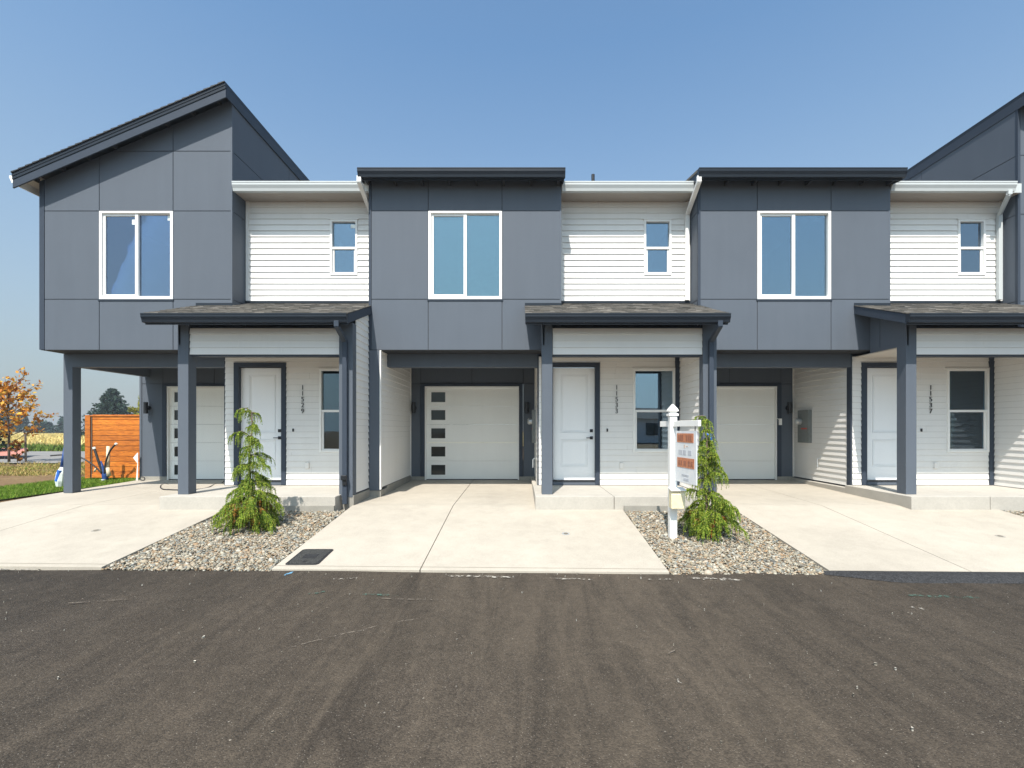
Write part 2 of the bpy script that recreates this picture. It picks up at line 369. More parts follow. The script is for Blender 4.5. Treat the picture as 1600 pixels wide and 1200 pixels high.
# loose pale grit and chips scattered on the asphalt
n = 300; V = []; T = []
for i in range(n):
    x = random.uniform(-9, 11); y = random.uniform(1.8, 6.0)**1.0; 
    if random.random() < .35: y = RE(x)-abs(random.gauss(0, .12))-.02
    a = random.uniform(0, math.pi); L = .0048*math.exp(random.gauss(0, .5)); w_ = L*random.uniform(.35, .9); zt = -.566+random.uniform(0, .003)
    b0 = len(V); k = 6
    for j in range(k):
        t = 2*math.pi*j/k; rr = random.uniform(.7, 1.2); px_, py_ = math.cos(t)*L*rr, math.sin(t)*w_*rr
        V.append((x+px_*math.cos(a)-py_*math.sin(a), y+px_*math.sin(a)+py_*math.cos(a), zt+.002))
    V += [(p[0], p[1], -.58) for p in V[b0:b0+k]]
    for j in range(k): T.append((b0+j, b0+(j+1) % k, b0+k+(j+1) % k, b0+k+j))
    T.append((b0, b0+1, b0+2, b0+3)); T.append((b0, b0+3, b0+4, b0+5))
M['grit'] = island('pale_grit', [(0, (.22, .19, .15)), (.6, (.48, .43, .35)), (1, (.70, .66, .58))], .9)
tag(fastmesh('grit', V, T, M['grit']), 'pale grit and small stone chips scattered on the dark asphalt', 'grit', kind='stuff')
# far road, verge, field
def sheet(name, x0, x1, y0, y1, z, mat, kind='structure', n=20):
    V = [(x0+(x1-x0)*i/n, y0+(y1-y0)*j/n, z+.0*random.random()) for j in range(n+1) for i in range(n+1)]
    T = [(j*(n+1)+i, j*(n+1)+i+1, (j+1)*(n+1)+i+1, (j+1)*(n+1)+i) for j in range(n) for i in range(n)]
    return tag(fastmesh(name, V, T, mat), kind=kind)
sheet('side_road', -260, -9, 18.8, 28.5, -.10, M['farroad'])
sheet('field_ground', -420, 300, 37, 210, -.12, M['field'])
sheet('lawn_ground', -12.2, -10.16, 8.2, 13.7, -.150, M['lawn'])

def blades(name, n, area, zf, h, w, mat, lean=.35, clump=0):
    x0, x1, y0, y1 = area
    x = rng.uniform(x0, x1, n); y = rng.uniform(y0, y1, n)
    if clump:
        k = max(3, n//clump); cx = rng.uniform(x0, x1, k); cy = rng.uniform(y0, y1, k); i = rng.integers(0, k, n)
        r = (y1-y0)*.03+.12
        x = np.clip(cx[i]+rng.normal(0, r, n), x0, x1); y = np.clip(cy[i]+rng.normal(0, r, n), y0, y1)
    z = np.full(n, zf) if not callable(zf) else np.array([zf(a, b) for a, b in zip(x, y)])
    a = rng.uniform(0, 2*np.pi, n); hh = h*rng.uniform(.45, 1.25, n); ww = w*rng.uniform(.6, 1.4, n)
    lx = rng.normal(0, lean, n)*hh; ly = rng.normal(0, lean, n)*hh
    dx = np.cos(a)*ww/2; dy = np.sin(a)*ww/2
    P = np.stack([np.stack([x-dx, y-dy, z-.01], 1), np.stack([x+dx, y+dy, z-.01], 1),
                  np.stack([x+dx*.5+lx*.5, y+dy*.5+ly*.5, z+hh*.6], 1), np.stack([x+lx, y+ly, z+hh], 1)], 1)
    V = P.reshape(-1, 3); T = np.arange(n*4).reshape(n, 4)
    return tag(fastmesh(name, V, T, mat), kind='stuff')
tag(blades('grass', 26000, (-12.2, -10.17, 8.3, 13.6), -.15, .065, .010, M['grass']), 'bright green grass strip beside the left driveway', 'grass')
tag(blades('dry_grass', 20000, (-26, -12.0, 13.9, 18.8), -.14, .12, .018, M['dry'], .5, 130), 'dry straw coloured grass and weeds between the dirt and the side road', 'dry grass')
tag(blades('verge_grass', 16000, (-75, -12, 28.6, 36), -.14, .35, .06, M['verge'], .3), 'dark green grass verge beyond the side road', 'grass')
tag(blades('field_grass', 40000, (-150, -14, 36, 110), -.12, .42, .22, M['gold'], .35), 'golden dry grass field reaching to the far trees', 'field grass')
tag(blades('weeds', 3500, (-20, -12.2, 13.2, 18.0), -.15, .10, .02, M['grass'], .5, 220), 'green weed clumps among the dry grass and brown dirt', 'weeds')

# ------------------------------------------------------------------ driveways, beds, porch slabs
def ground_slab(name, xl, xr, ysegs, mat, joint_x=(), joint_y=(), thick=.12, lip=True):
    """paving that follows dz(y); narrow real grooves at the joints"""
    g = .006; b = MB()
    xc = [xl] + sorted(joint_x) + [xr]
    for i in range(len(xc)-1):
        a = xc[i] + (g if i else 0); c = xc[i+1] - (g if i < len(xc)-2 else 0)
        yb = ysegs[1]; yj = [None]+sorted(joint_y)+[yb]
        for k in range(len(yj)-1):
            y0a = RE(a) if yj[k] is None else yj[k]+g; y0c = RE(c) if yj[k] is None else yj[k]+g
            y1 = yj[k+1]-(g if k < len(yj)-2 else 0)
            cuts = [t for t in (9.05,) if max(y0a, y0c) < t-.02 and t+.02 < y1]
            rows = [(y0a, y0c)]+[(t, t) for t in cuts]+[(y1, y1)]
            top = [[(a, r[0], dz(r[0])), (c, r[1], dz(r[1]))] for r in rows]
            vs = []; 
            for (p, q) in top: vs += [p, q, (p[0], p[1], p[2]-thick), (q[0], q[1], q[2]-thick)]
            fs = []
            for j in range(len(rows)-1):
                s = 4*j; fs += [(s, s+1, s+5, s+4), (s+2, s+6, s+7, s+3), (s, s+4, s+6, s+2), (s+1, s+3, s+7, s+5)]
            e = 4*(len(rows)-1); fs += [(0, 2, 3, 1), (e, e+1, e+3, e+2)]
            b.add(vs, fs)
    o = b.build(name, mat, bevel=.004); tag(o, kind='structure')
    u = MB(); rows = [RE(xl)+.03, 9.05, ysegs[1]-.01]
    vs = []
    for r in rows: vs += [(xl+.01, r, dz(r)-.012), (xr-.01, r, dz(r)-.012)]
    u.add(vs, [(0, 1, 3, 2), (2, 3, 5, 4)]); u.build('joint', M['joint'], o, fix=False)
    e = MB(); ya, yb = RE(xl)+.085, RE(xr)+.085            # tooled groove parallel to the road
    e.add([(xl+.005, ya, dz(ya)+.0015), (xr-.005, yb, dz(yb)+.0015), (xr-.005, yb+.009, dz(yb+.009)+.0015), (xl+.005, ya+.009, dz(ya+.009)+.0015)], [(0, 1, 2, 3)])
    e.build('groove', M['joint'], o, fix=False)
    return o
P = 6.82
ground_slab('driveway_1', -10.15, -5.37, (6, 12.85), M['concrete'], (-8.2,), (9.05, 10.9))
ground_slab('driveway_2', -3.17, 1.84, (6, 12.85), M['concrete'], (-1.28,), ())
ground_slab('driveway_3', 3.87, 8.66, (6, 12.85), M['concrete'], (5.62,), ())
# the strips of driveway paving under the porch slabs stay hidden; porch slabs are raised steps
def porch_slab(k, right=3.42):
    o = k*P; b = MB(); g = .005
    for x0, x1 in ((.25+o, 1.68+o-g), (1.68+o+g, right+o)):
        b.box(x0, x1, 8.76, 10.56, -.42, 0.0)
    b.box(.25+o, .39+o, 10.56, 12.78, -.3, -.055)
    q = b.build('porch_floor_%d' % (k+2), M['slab'], bevel=.008); tag(q, kind='structure')
    u = MB().box(1.60+o, 1.76+o, 8.79, 10.5, -.4, -.012); u.build('joint', M['joint'], q)
    return q
for k in (-1, 0, 1): porch_slab(k, 3.44 if k < 1 else 5.2)
# rough strip of fresh asphalt along the third driveway
b = MB(); n = 90; rows = []
for i in range(n+1):
    x = 3.75 + (14-3.75)*i/n; e = min(1, i/6)
    prof = [(RE(x)-.30*e-.02+random.uniform(-.012, .012), -.568), (RE(x)-.24*e+random.uniform(-.01, .01), -.568+.045*e), (RE(x)-.12*e, -.568+.062*e+random.uniform(-.004, .004)), (RE(x)+.03, -.535)]
    rows.append([(x, p, z) for p, z in prof])
vs = [p for r in rows for p in r]; fs = [(4*i+j, 4*i+4+j, 4*i+5+j, 4*i+1+j) for i in range(n) for j in range(3)]
tag(b.add(vs, fs).build('asphalt_kerb', M['fresh'], smooth=True, fix=False), kind='structure')

# pebble beds
bmi = bmesh.new(); bmesh.ops.create_icosphere(bmi, subdivisions=1, radius=1)
IV = np.array([v.co[:] for v in bmi.verts]); IT = np.array([[v.index for v in f.verts] for f in bmi.faces]); bmi.free()
def pebbles(name, x0, x1, y1, n, label):
    x = rng.uniform(x0+.02, x1-.02, n); u = rng.uniform(0, 1, n)
    y0 = 6.06-.022*x-.02; y = y0+(y1-y0)*u
    sc = .0138*np.exp(rng.normal(0, .38, n)); sx = sc*rng.uniform(.9, 1.5, n); sy = sc*rng.uniform(.7, 1.1, n); sz = sc*rng.uniform(.4, .75, n)
    a = rng.uniform(0, 2*np.pi, n); ti = rng.normal(0, .35, n)
    V = IV[None]*(1+.13*rng.normal(0, 1, (n, len(IV), 1)))*np.stack([sx, sy, sz], 1)[:, None]
    c, s = np.cos(ti)[:, None], np.sin(ti)[:, None]
    Vx, Vz = V[..., 0]*c-V[..., 2]*s, V[..., 0]*s+V[..., 2]*c; Vy = V[..., 1]
    c, s = np.cos(a)[:, None], np.sin(a)[:, None]
    z = -.205-(9.05-y)*.1155-.035+rng.uniform(0, .028, n)+.012*np.sin(x*5)*np.sin(y*4)
    X = Vx*c-Vy*s+x[:, None]; Y = Vx*s+Vy*c+y[:, None]; Z = Vz+z[:, None]
    T = (IT[None]+(np.arange(n)*len(IV))[:, None, None]).reshape(-1, 3)
    o = fastmesh(name, np.stack([X, Y, Z], 2).reshape(-1, 3), T, M['pebble'], smooth=True)
    tag(o, label, 'gravel', kind='stuff')
    vs = [(x0, 6.0-.022*x0, dz(6.0)-.045), (x1, 6.0-.022*x1, dz(6.0)-.045), (x1, y1, dz(y1)-.045), (x0, y1, dz(y1)-.045)]
    tag(MB().add(vs, [(0, 1, 2, 3)]).build('bed_ground', M['bed'], fix=False), kind='structure')
    return o
pebbles('gravel', -5.37, -3.17, 8.78, 16000, 'mixed river pebbles around the left weeping conifer')
pebbles('gravel', 1.84, 3.87, 8.78, 15500, 'mixed river pebbles around the for sale post')
pebbles('gravel', 8.66, 10.6, 8.78, 5500, 'mixed river pebbles in the bed at the right edge')
# concrete under the step, at the back of the beds
for k in (-1, 0): tag(MB().box(1.5+k*P if k else 1.85, 3.44+k*P, 8.70, 8.755, -.5, -.16).build('step_footing', M['stem']), kind='structure')

# ------------------------------------------------------------------ house parts
YF, YD, YG, YP = 10.03, 10.52, 12.80, 9.05
L_, R_ = -3.15, .82
def clip(poly, a, b, c):
    """keep a*u + b*v <= c"""
    out = []
    for i, p in enumerate(poly):
        q = poly[(i+1) % len(poly)]; fp = a*p[0]+b*p[1]-c; fq = a*q[0]+b*q[1]-c
        if fp <= 0: out.append(p)
        if fp*fq < 0:
            t = fp/(fp-fq); out.append((p[0]+(q[0]-p[0])*t, p[1]+(q[1]-p[1])*t))
    return out
def panels(name, us, zs, mp, holes=(), parent=None, mat=None, th=.014, gap=.007, top=None, back=True):
    """sheet cladding with real reveals; mp(u, z, w) maps w = metres outward"""
    b = MB()
    for i in range(len(us)-1):
        for j in range(len(zs)-1):
            if (i, j) in holes: continue
            g0 = gap if i else 0; g1 = gap if i < len(us)-2 else 0; h0 = gap if j else 0; h1 = gap if j < len(zs)-2 else 0
            poly = [(us[i]+g0, zs[j]+h0), (us[i+1]-g1, zs[j]+h0), (us[i+1]-g1, zs[j+1]-h1), (us[i]+g0, zs[j+1]-h1)]
            if top: poly = clip(poly, -top[1], 1, top[0])
            if len(poly) > 2: b.prism(poly, mp, 0, th)
    o = b.build(name, mat or M['dark'], parent, bevel=.0015)
    if back:
        q = MB()
        for i in range(len(us)-1):
            for j in range(len(zs)-1):
                if (i, j) in holes: continue
                ue = us[i+1]-(.022 if i == len(us)-2 else 0); poly = [(us[i], zs[j]), (ue, zs[j]), (ue, zs[j+1]), (us[i], zs[j+1])]
                if top: poly = clip(poly, -top[1], 1, top[0])
                if len(poly) > 2: q.prism(poly, mp, -.1, -.0008)
        q.build('wall_backing', M['gap'], o)
    return o
def siding(name, u0, u1, z0, z1, mp, parent, holes=(), e=.128, umin=None, mat=None):
    """lap siding: tilted boards, cut round the openings"""
    b = MB(); z = z0
    while z < z1-.005:
        t = min(z+e, z1); cuts = sorted({z, t} | {h for hh in holes for h in hh[2:] if z < h < t})
        for a, c in zip(cuts[:-1], cuts[1:]):
            lo = umin(c) if umin else u0; lo = max(lo, u0)
            if lo > u1-.02: continue
            segs = [(lo, u1)]
            for (h0, h1, k0, k1) in holes:
                if k0 < c-1e-6 and k1 > a+1e-6:
                    ns = []
                    for s0, s1 in segs:
                        if h1 <= s0 or h0 >= s1: ns.append((s0, s1)); continue
                        if h0 > s0: ns.append((s0, h0))
                        if h1 < s1: ns.append((h1, s1))
                    segs = ns
            a = a+.0024 if a == z else a
            oa = .025-.019*(a-z)/e; oc = .025-.019*(c-z)/e
            if a-.003 <= z and u1-u0 > 1.5:                     # butt joints between boards
                cutx = u0+random.uniform(.25, .8)*(u1-u0); segs = [q for s0, s1 in segs for q in (((s0, cutx-.0012), (cutx+.0012, s1)) if s0 < cutx < s1 and random.random() < .6 else ((s0, s1),))]
            for s0, s1 in segs:
                if s1-s0 < .004: continue
                vs = [mp(s0, a, 0), mp(s1, a, 0), mp(s1, a, oa), mp(s0, a, oa), mp(s0, c, 0), mp(s1, c, 0), mp(s1, c, oc), mp(s0, c, oc)]
                b.add(vs, [(0,3,2,1),(4,5,6,7),(0,1,5,4),(1,2,6,5),(2,3,7,6),(3,0,4,7)])
        z += e
    return b.build(name, mat or M['siding'], parent)
def front(y): return lambda u, z, w: (u, y-w, z)
def face_r(x): return lambda u, z, w: (x+w, u, z)          # faces +X, u = y
def face_l(x): return lambda u, z, w: (x-w, u, z)          # faces -X
KG = [(0, 0), (0, .085), (.015, .12), (.018, .15), (.075, .15), (.075, .0)]   # gutter profile (depth outwards from wall later)
def gutter(x0, x1, yw, z0, h, d, mat, parent, name='gutter'):
    """eave gutter along X; yw = fascia face, outer lip at yw-d"""
    pr = [(yw, z0), (yw-.62*d, z0), (yw-.72*d, z0+.28*h), (yw-.95*d, z0+.62*h), (yw-.95*d, z0+.84*h), (yw-d, z0+.86*h), (yw-d, z0+h),
          (yw-d+.012, z0+h), (yw-d+.012, z0+.9*h), (yw-.8*d, z0+.6*h), (yw-.6*d, z0+.12*h), (yw-.012, z0+.1*h), (yw-.012, z0+h), (yw, z0+h)]
    b = MB(); b.prism(pr, lambda u, v, w: (w, u, v), x0+.003, x1-.003)
    solid = [(yw, z0), (yw-.62*d, z0), (yw-.72*d, z0+.28*h), (yw-.95*d, z0+.62*h), (yw-.95*d, z0+.84*h), (yw-d, z0+.86*h), (yw-d, z0+h), (yw, z0+h)]
    for a, c in ((x0, x0+.003), (x1-.003, x1)): b.prism(solid, lambda u, v, w: (w, u, v), a, c)
    return b.build(name, mat, parent)
def shingles(x0, x1, y0, z0, y1, z1, parent, name='shingles'):
    b = MB(); Ls = math.hypot(y1-y0, z1-z0); ty, tz = (y1-y0)/Ls, (z1-z0)/Ls; ny, nz = -tz, ty
    n = int(Ls/.14)+1; 
    for r in range(n):
        s0 = r*.14; s1 = min(s0+.16, Ls)
        if s1-s0 < .01: break
        x = x0 - random.uniform(0, .15)
        while x < x1:
            w = random.uniform(.09, .27); a = max(x, x0); c = min(x+w-.004, x1); x += w
            if c-a < .01: continue
            t = random.choice((.006, .012, .012))
            vs = []
            for (s, h) in ((s0, t+.005), (s1, .004), (s1, -.002), (s0, -.002)):
                for xx in (a, c): vs.append((xx, y0+ty*s+ny*h, z0+tz*s+nz*h))
            b.add(vs, [(0, 1, 3, 2), (2, 3, 5, 4), (4, 5, 7, 6), (6, 7, 1, 0), (0, 2, 4, 6), (1, 7, 5, 3)])
    return b.build(name, M['shingle'], parent)

def big_window(x0, x1, z0, z1, y, root, blind=False, stickers=False):
    gm = M['glass_teal'] if blind else M['glass_violet'] if stickers else M['glass']
    fr = MB(); f = .055; yo, yi = y-.022, y+.075
    fr.box(x0, x0+f, yo, yi, z0, z1).box(x1-f, x1, yo, yi, z0, z1).box(x0+f, x1-f, yo, yi, z0, z0+f).box(x0+f, x1-f, yo, yi, z1-f*.8, z1)
    fw = fr.build('window', M['white'], root, bevel=.003)
    xm = (x0+x1)/2-.0
    s = MB(); g = .05; q = x0+f
    s.box(q, q+g, y+.012, y+.06, z0+f, z1-f*.8).box(xm-.035, xm+.03, y+.0, y+.06, z0+f, z1-f*.8)
    s.box(q+g, xm-.035, y+.012, y+.06, z0+f, z0+f+g).box(q+g, xm-.035, y+.012, y+.06, z1-f*.8-g, z1-f*.8)
    s.box(xm+.03, x1-f, y+.03, y+.07, z0+f, z0+f+.02).box(xm+.03, x1-f, y+.03, y+.07, z1-f*.8-.02, z1-f*.8)
    s.build('sash', M['white'], fw, bevel=.002)
    MB().box(q+g-.005, xm-.03, y+.034, y+.040, z0+f+g-.005, z1-f*.8-g+.005).build('pane', gm, fw)
    MB().box(xm+.025, x1-f+.005, y+.044, y+.050, z0+f+.015, z1-f*.8-.015).build('pane', gm, fw)
    if blind:
        MB().box(x0+.03, x1-.03, y+.12, y+.124, z0+.03, z1-.03).build('blind', M['blind'], fw)
    if stickers:
        MB().box(xm-.12, xm-.036, y+.030, y+.0335, z1-.26, z1-.16).build('sticker', M['sticker'], fw); MB().box(x1-.15, x1-.06, y+.040, y+.0435, z1-.17, z1-.075).build('sticker', M['sticker'], fw)
    room(x0+.01, x1-.01, y+.10, z0+.01, z1-.01, root, 3.0 if not blind else .6)
def room(x0, x1, y, z0, z1, root, d=3.0):
    b = MB(); X0, X1, Z0, Z1 = x0-.5, x1+.3, z0-.5, z1+.25
    if d < 1: X0, X1, Z0, Z1 = x0, x1, z0, z1
    b.add([(X0, y, Z0), (X1, y, Z0), (X1, y, Z1), (X0, y, Z1), (X0, y+d, Z0), (X1, y+d, Z0), (X1, y+d, Z1), (X0, y+d, Z1),
           (x0, y, z0), (x1, y, z0), (x1, y, z1), (x0, y, z1)],
          [(4, 5, 6, 7), (0, 1, 5, 4), (1, 2, 6, 5), (2, 3, 7, 6), (3, 0, 4, 7), (0, 1, 9, 8), (1, 2, 10, 9), (2, 3, 11, 10), (3, 0, 8, 11)])
    b.build('interior', M['room'], root, fix=False)
def hung_window(x0, x1, z0, z1, y, root, low=None, sticker=False, right=False):
    """single hung: fixed upper pane, lower sash set inside"""
    fr = MB(); f = .045; yo, yi = y-.036, y+.07; zm = (z0+z1)/2-.01
    fr.box(x0, x0+f, yo, yi, z0, z1).box(x1-f, x1, yo, yi, z0, z1).box(x0+f, x1-f, yo, yi, z0, z0+f).box(x0+f, x1-f, yo, yi, z1-f, z1)
    fw = fr.build('window', M['white'], root, bevel=.003)
    MB().box(x0-.03, x1+.03, y-.044, y-.0, z1+.002, z1+.022).build('drip_cap', M['siding'], fw)
    s = MB(); g = .04
    s.box(x0+f, x1-f, y-.02, y+.05, zm-.025, zm+.025)
    s.box(x0+f, x0+f+g, y+.0, y+.04, z0+f, zm-.025).box(x1-f-g, x1-f, y+.0, y+.04, z0+f, zm-.025).box(x0+f+g, x1-f-g, y+.0, y+.04, z0+f, z0+f+.03)
    s.build('sash', M['white'], fw, bevel=.002)
    gm = low or M['glass']
    MB().box(x0+f-.004, x1-f+.004, y+.03, y+.036, zm+.02, z1-f+.004).build('pane', gm, fw)
    MB().box(x0+f+g-.004, x1-f-g+.004, y+.018, y+.024, z0+f+.026, zm-.02).build('pane', gm, fw)
    if sticker: MB().box(x1-f-.12, x1-f-.02, y+.026, y+.0295, z1-f-.12, z1-f-.04).build('sticker', M['sticker'], fw)
    room(x0+.01, x1-.01, y+.08, z0+.01, z1-.01, root, 2.6)

def digits(text, x, z, y, root):
    for i, ch in enumerate(text):
        cu = bpy.data.curves.new('digit', 'FONT'); cu.body = ch; cu.size = .145; cu.extrude = .006; cu.align_x = 'CENTER'; cu.offset = -.0006
        t = bpy.data.objects.new('tmp', cu); COL.objects.link(t)
        dg = bpy.context.evaluated_depsgraph_get(); me = bpy.data.meshes.new_from_object(t.evaluated_get(dg))
        COL.objects.unlink(t); bpy.data.objects.remove(t)
        org = ORG[root.name]
        me.transform(Matrix.Translation((x-org.x, y-.03-org.y, z-.128*i-.05-org.z)) @ Matrix.Rotation(math.pi/2, 4, 'X'))
        me.materials.clear(); me.materials.append(M['black']); me.name = 'digit'
        o = bpy.data.objects.new('digit', me); COL.objects.link(o); o.parent = root; ORG[o.name] = org

def wall_lamp(x, z, y, root, side=0):
    b = MB(); b.tube([(x, y-.125, z-.15), (x, y-.125, z+.15)], .052, 20)
    o = b.build('wall_lamp', M['black'], root)
    c = MB(); c.tube([(x, y-.012, z), (x, y-.03, z)], .062, 20).bar((x, y-.02, z), (x, y-.10, z), .04, .05, (0, 0, 1)); c.build('bracket', M['black'], o)

def garage(o, root, xl, lamps, knee=True, keypad=False):
    """recessed garage wall with sectional door"""
    zf = -.127; dl, dr, dt = o-2.56, o-.068, 2.353
    r = o+.373
    us = [xl, dl-.11, (dl+dr)/2, dr+.11, r]
    panels('garage_wall', us, [-.03, 2.42, 2.88], front(YG), holes={(1, 0), (2, 0)}, parent=root)
    MB().box(dl-.105, dl, YG-.055, YG+.02, -.03, 2.42).box(dr, dr+.105, YG-.055, YG+.02, -.03, 2.42).box(dl, dr, YG-.055, YG+.02, dt, 2.42).build('door_trim', M['dark_trim'], root, bevel=.003)
    MB().box(xl, dl-.0, YG-.04, YG+.12, -.3, -.03).box(dr, r, YG-.04, YG+.12, -.3, -.03).build('foundation', M['stem'], root)
    wj = MB(); j = .035
    wj.box(dl, dl+j, YG-.03, YG+.05, zf+.005, dt).box(dr-j, dr, YG-.03, YG+.05, zf+.005, dt).box(dl+j, dr-j, YG-.03, YG+.05, dt-j, dt).build('door_jamb', M['white'], root, bevel=.002)
    g = MB(); n = 5; a, c = dl+j, dr-j; H = (dt-j-zf-.02)/n; y0 = YG+.03
    win = []
    for i in range(n):
        z0 = zf+.02+i*H; z1 = z0+H-.004
        wx0, wx1 = a+.12, a+.12+.385; wz0, wz1 = z0+.11, z0+.11+.275
        if i == n-1: wz0, wz1 = z0+.10, z0+.375
        g.box(a, wx0, y0, y0+.04, z0, z1).box(wx1, c, y0, y0+.04, z0, z1).box(wx0, wx1, y0, y0+.04, z0, wz0).box(wx0, wx1, y0, y0+.04, wz1, z1)
        win.append((wx0, wx1, wz0, wz1))
    gd = g.build('garage_door', M['garage'], root, bevel=.003)
    for w in win:
        MB().box(w[0]-.001, w[1]+.001, y0+.010, y0+.016, w[2]-.001, w[3]+.001).build('pane', M['dglass'], gd)
        f = MB(); t = .014
        f.box(w[0]-t, w[0]+t*.4, y0-.008, y0+.012, w[2]-t, w[3]+t).box(w[1]-t*.4, w[1]+t, y0-.008, y0+.012, w[2]-t, w[3]+t).box(w[0], w[1], y0-.0075, y0+.012, w[2]-t, w[2]+t*.4).box(w[0], w[1], y0-.0075, y0+.012, w[3]-t*.4, w[3]+t)
        f.build('pane_frame', M['garage'], gd)
    MB().box(a, c, y0-.006, y0+.03, zf, zf+.024).build('bottom_seal', M['rubber'], gd)
    for lx in lamps: wall_lamp(lx, 1.78, YG, root)
    if keypad:
        k = MB().box(dr+.03, dr+.10, YG-.085, YG-.055, 1.33, 1.50); k.tube([(dr-.05, YG-.06, 1.52), (dr, YG-.075, 1.50), (dr+.03, YG-.075, 1.46)], .006, 6)
        k.build('keypad', M['white'], root)

def canopy(o, root, xl=.07, xr=3.70, notch=True):
    """porch roof, 4:12, gutter, rake boards, clad beam, ceiling"""
    y0, z0, sl = 8.66, 3.30, .352
    zr = lambda y: z0+sl*(y-y0)
    deck = MB()
    def slab(xa, xb, ya, yb, t=.03):
        deck.add([(xa, ya, zr(ya)-.004), (xb, ya, zr(ya)-.004), (xb, yb, zr(yb)-.004), (xa, yb, zr(yb)-.004), (xa, ya, zr(ya)-t), (xb, ya, zr(ya)-t), (xb, yb, zr(yb)-t), (xa, yb, zr(yb)-t)],
                 [(0, 1, 2, 3), (4, 7, 6, 5), (0, 4, 5, 1), (1, 5, 6, 2), (2, 6, 7, 3), (3, 7, 4, 0)])
    slab(o+xl+.012, o+xr-.012, y0+.002, YF-.016)
    slab(o+R_+.016, o+min(xr, 3.66)-.012, YF-.014, YD-.01)
    pr = deck.build('porch_roof', M['soffit_dark'], root)
    shingles(o+xl-.008, o+xr+.008, y0-.015, zr(y0-.015), YF-.016, zr(YF-.016), pr)
    shingles(o+R_+.02, o+min(xr, 3.66)-.01, YF-.03, zr(YF-.03), YD-.025, zr(YD-.025), pr)
    fl = MB().box(o+xl-.0, o+R_, YF-.022, YF-.0145, zr(YF)+.0, zr(YF)+.055).box(o+R_+.015, o+3.66, YD-.045, YD-.024, zr(YD), zr(YD)+.05)
    fl.build('flashing', M['fascia'], pr)
    # fascia + gutter
    MB().box(o+xl, o+xr, y0+.004, y0+.03, z0-.20, z0-.012).build('fascia', M['dark_trim'], root)
    gutter(o+xl-.004, o+xr+.01, y0+.002, z0-.175, .155, .11, M['fascia'], root)
    # rake boards
    for xa, xb in ((xl, xl+.025), (xr-.025, xr)):
        rk = MB(); yb = YF-.018
        rk.add([(o+xa, y0+.035, zr(y0)-.17), (o+xb, y0+.035, zr(y0)-.17), (o+xb, yb, zr(yb)-.17), (o+xa, yb, zr(yb)-.17), (o+xa, y0+.035, zr(y0+.035)-.012), (o+xb, y0+.035, zr(y0+.035)-.012), (o+xb, yb, zr(yb)-.012), (o+xa, yb, zr(yb)-.012)],
               [(0, 3, 2, 1), (4, 5, 6, 7), (0, 1, 5, 4), (1, 2, 6, 5), (2, 3, 7, 6), (3, 0, 4, 7)])
        rk.build('rake_board', M['dark_trim'], root, bevel=.003)
    # beam clad in lap siding between the posts, dark underside board
    siding('beam', o+.585, o+3.395, 2.625, 3.12, front(YP+.045), root)
    MB().box(o+.585, o+3.395, YP+.046, YP+.24, 2.60, 3.15).build('beam_core', M['dark_trim'], root)
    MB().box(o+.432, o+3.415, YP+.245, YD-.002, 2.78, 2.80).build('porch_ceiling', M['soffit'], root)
    # side infill on the left: beam, gable board, batten
    g = MB(); yb = YF-.018
    g.add([(o+.40, YP, 2.80), (o+.43, YP, 2.80), (o+.43, yb, 2.80), (o+.40, yb, 2.80), (o+.40, YP, zr(YP)-.04), (o+.43, YP, zr(YP)-.04), (o+.43, yb, zr(yb)-.04), (o+.40, yb, zr(yb)-.04)],
          [(0, 3, 2, 1), (4, 5, 6, 7), (0, 1, 5, 4), (1, 2, 6, 5), (2, 3, 7, 6), (3, 0, 4, 7)])
    g.box(o+.385, o+.40, YF-.30, YF-.24, 2.86, 3.55)
    g.build('gable_panel', M['dark'], root)

def post(x0, x1, y0, y1, z0, z1, root, name='post'):
    return MB().box(x0, x1, y0, y1, z0, z1).build(name, M['dark'], root, bevel=.004)
def spout(pts, root, mat, w=.085, d=.065, name='downspout'):
    b = MB()
    for p, q in zip(pts[:-1], pts[1:]):
        p = Vector(p); q = Vector(q); t = (q-p).normalized()*.012
        up = (0, 1, 0) if abs((q-p).normalized().y) < .9 else (0, 0, 1)
        b.bar(p-t, q+t, w, d, up)
    return b.build(name, mat, root, bevel=.004)

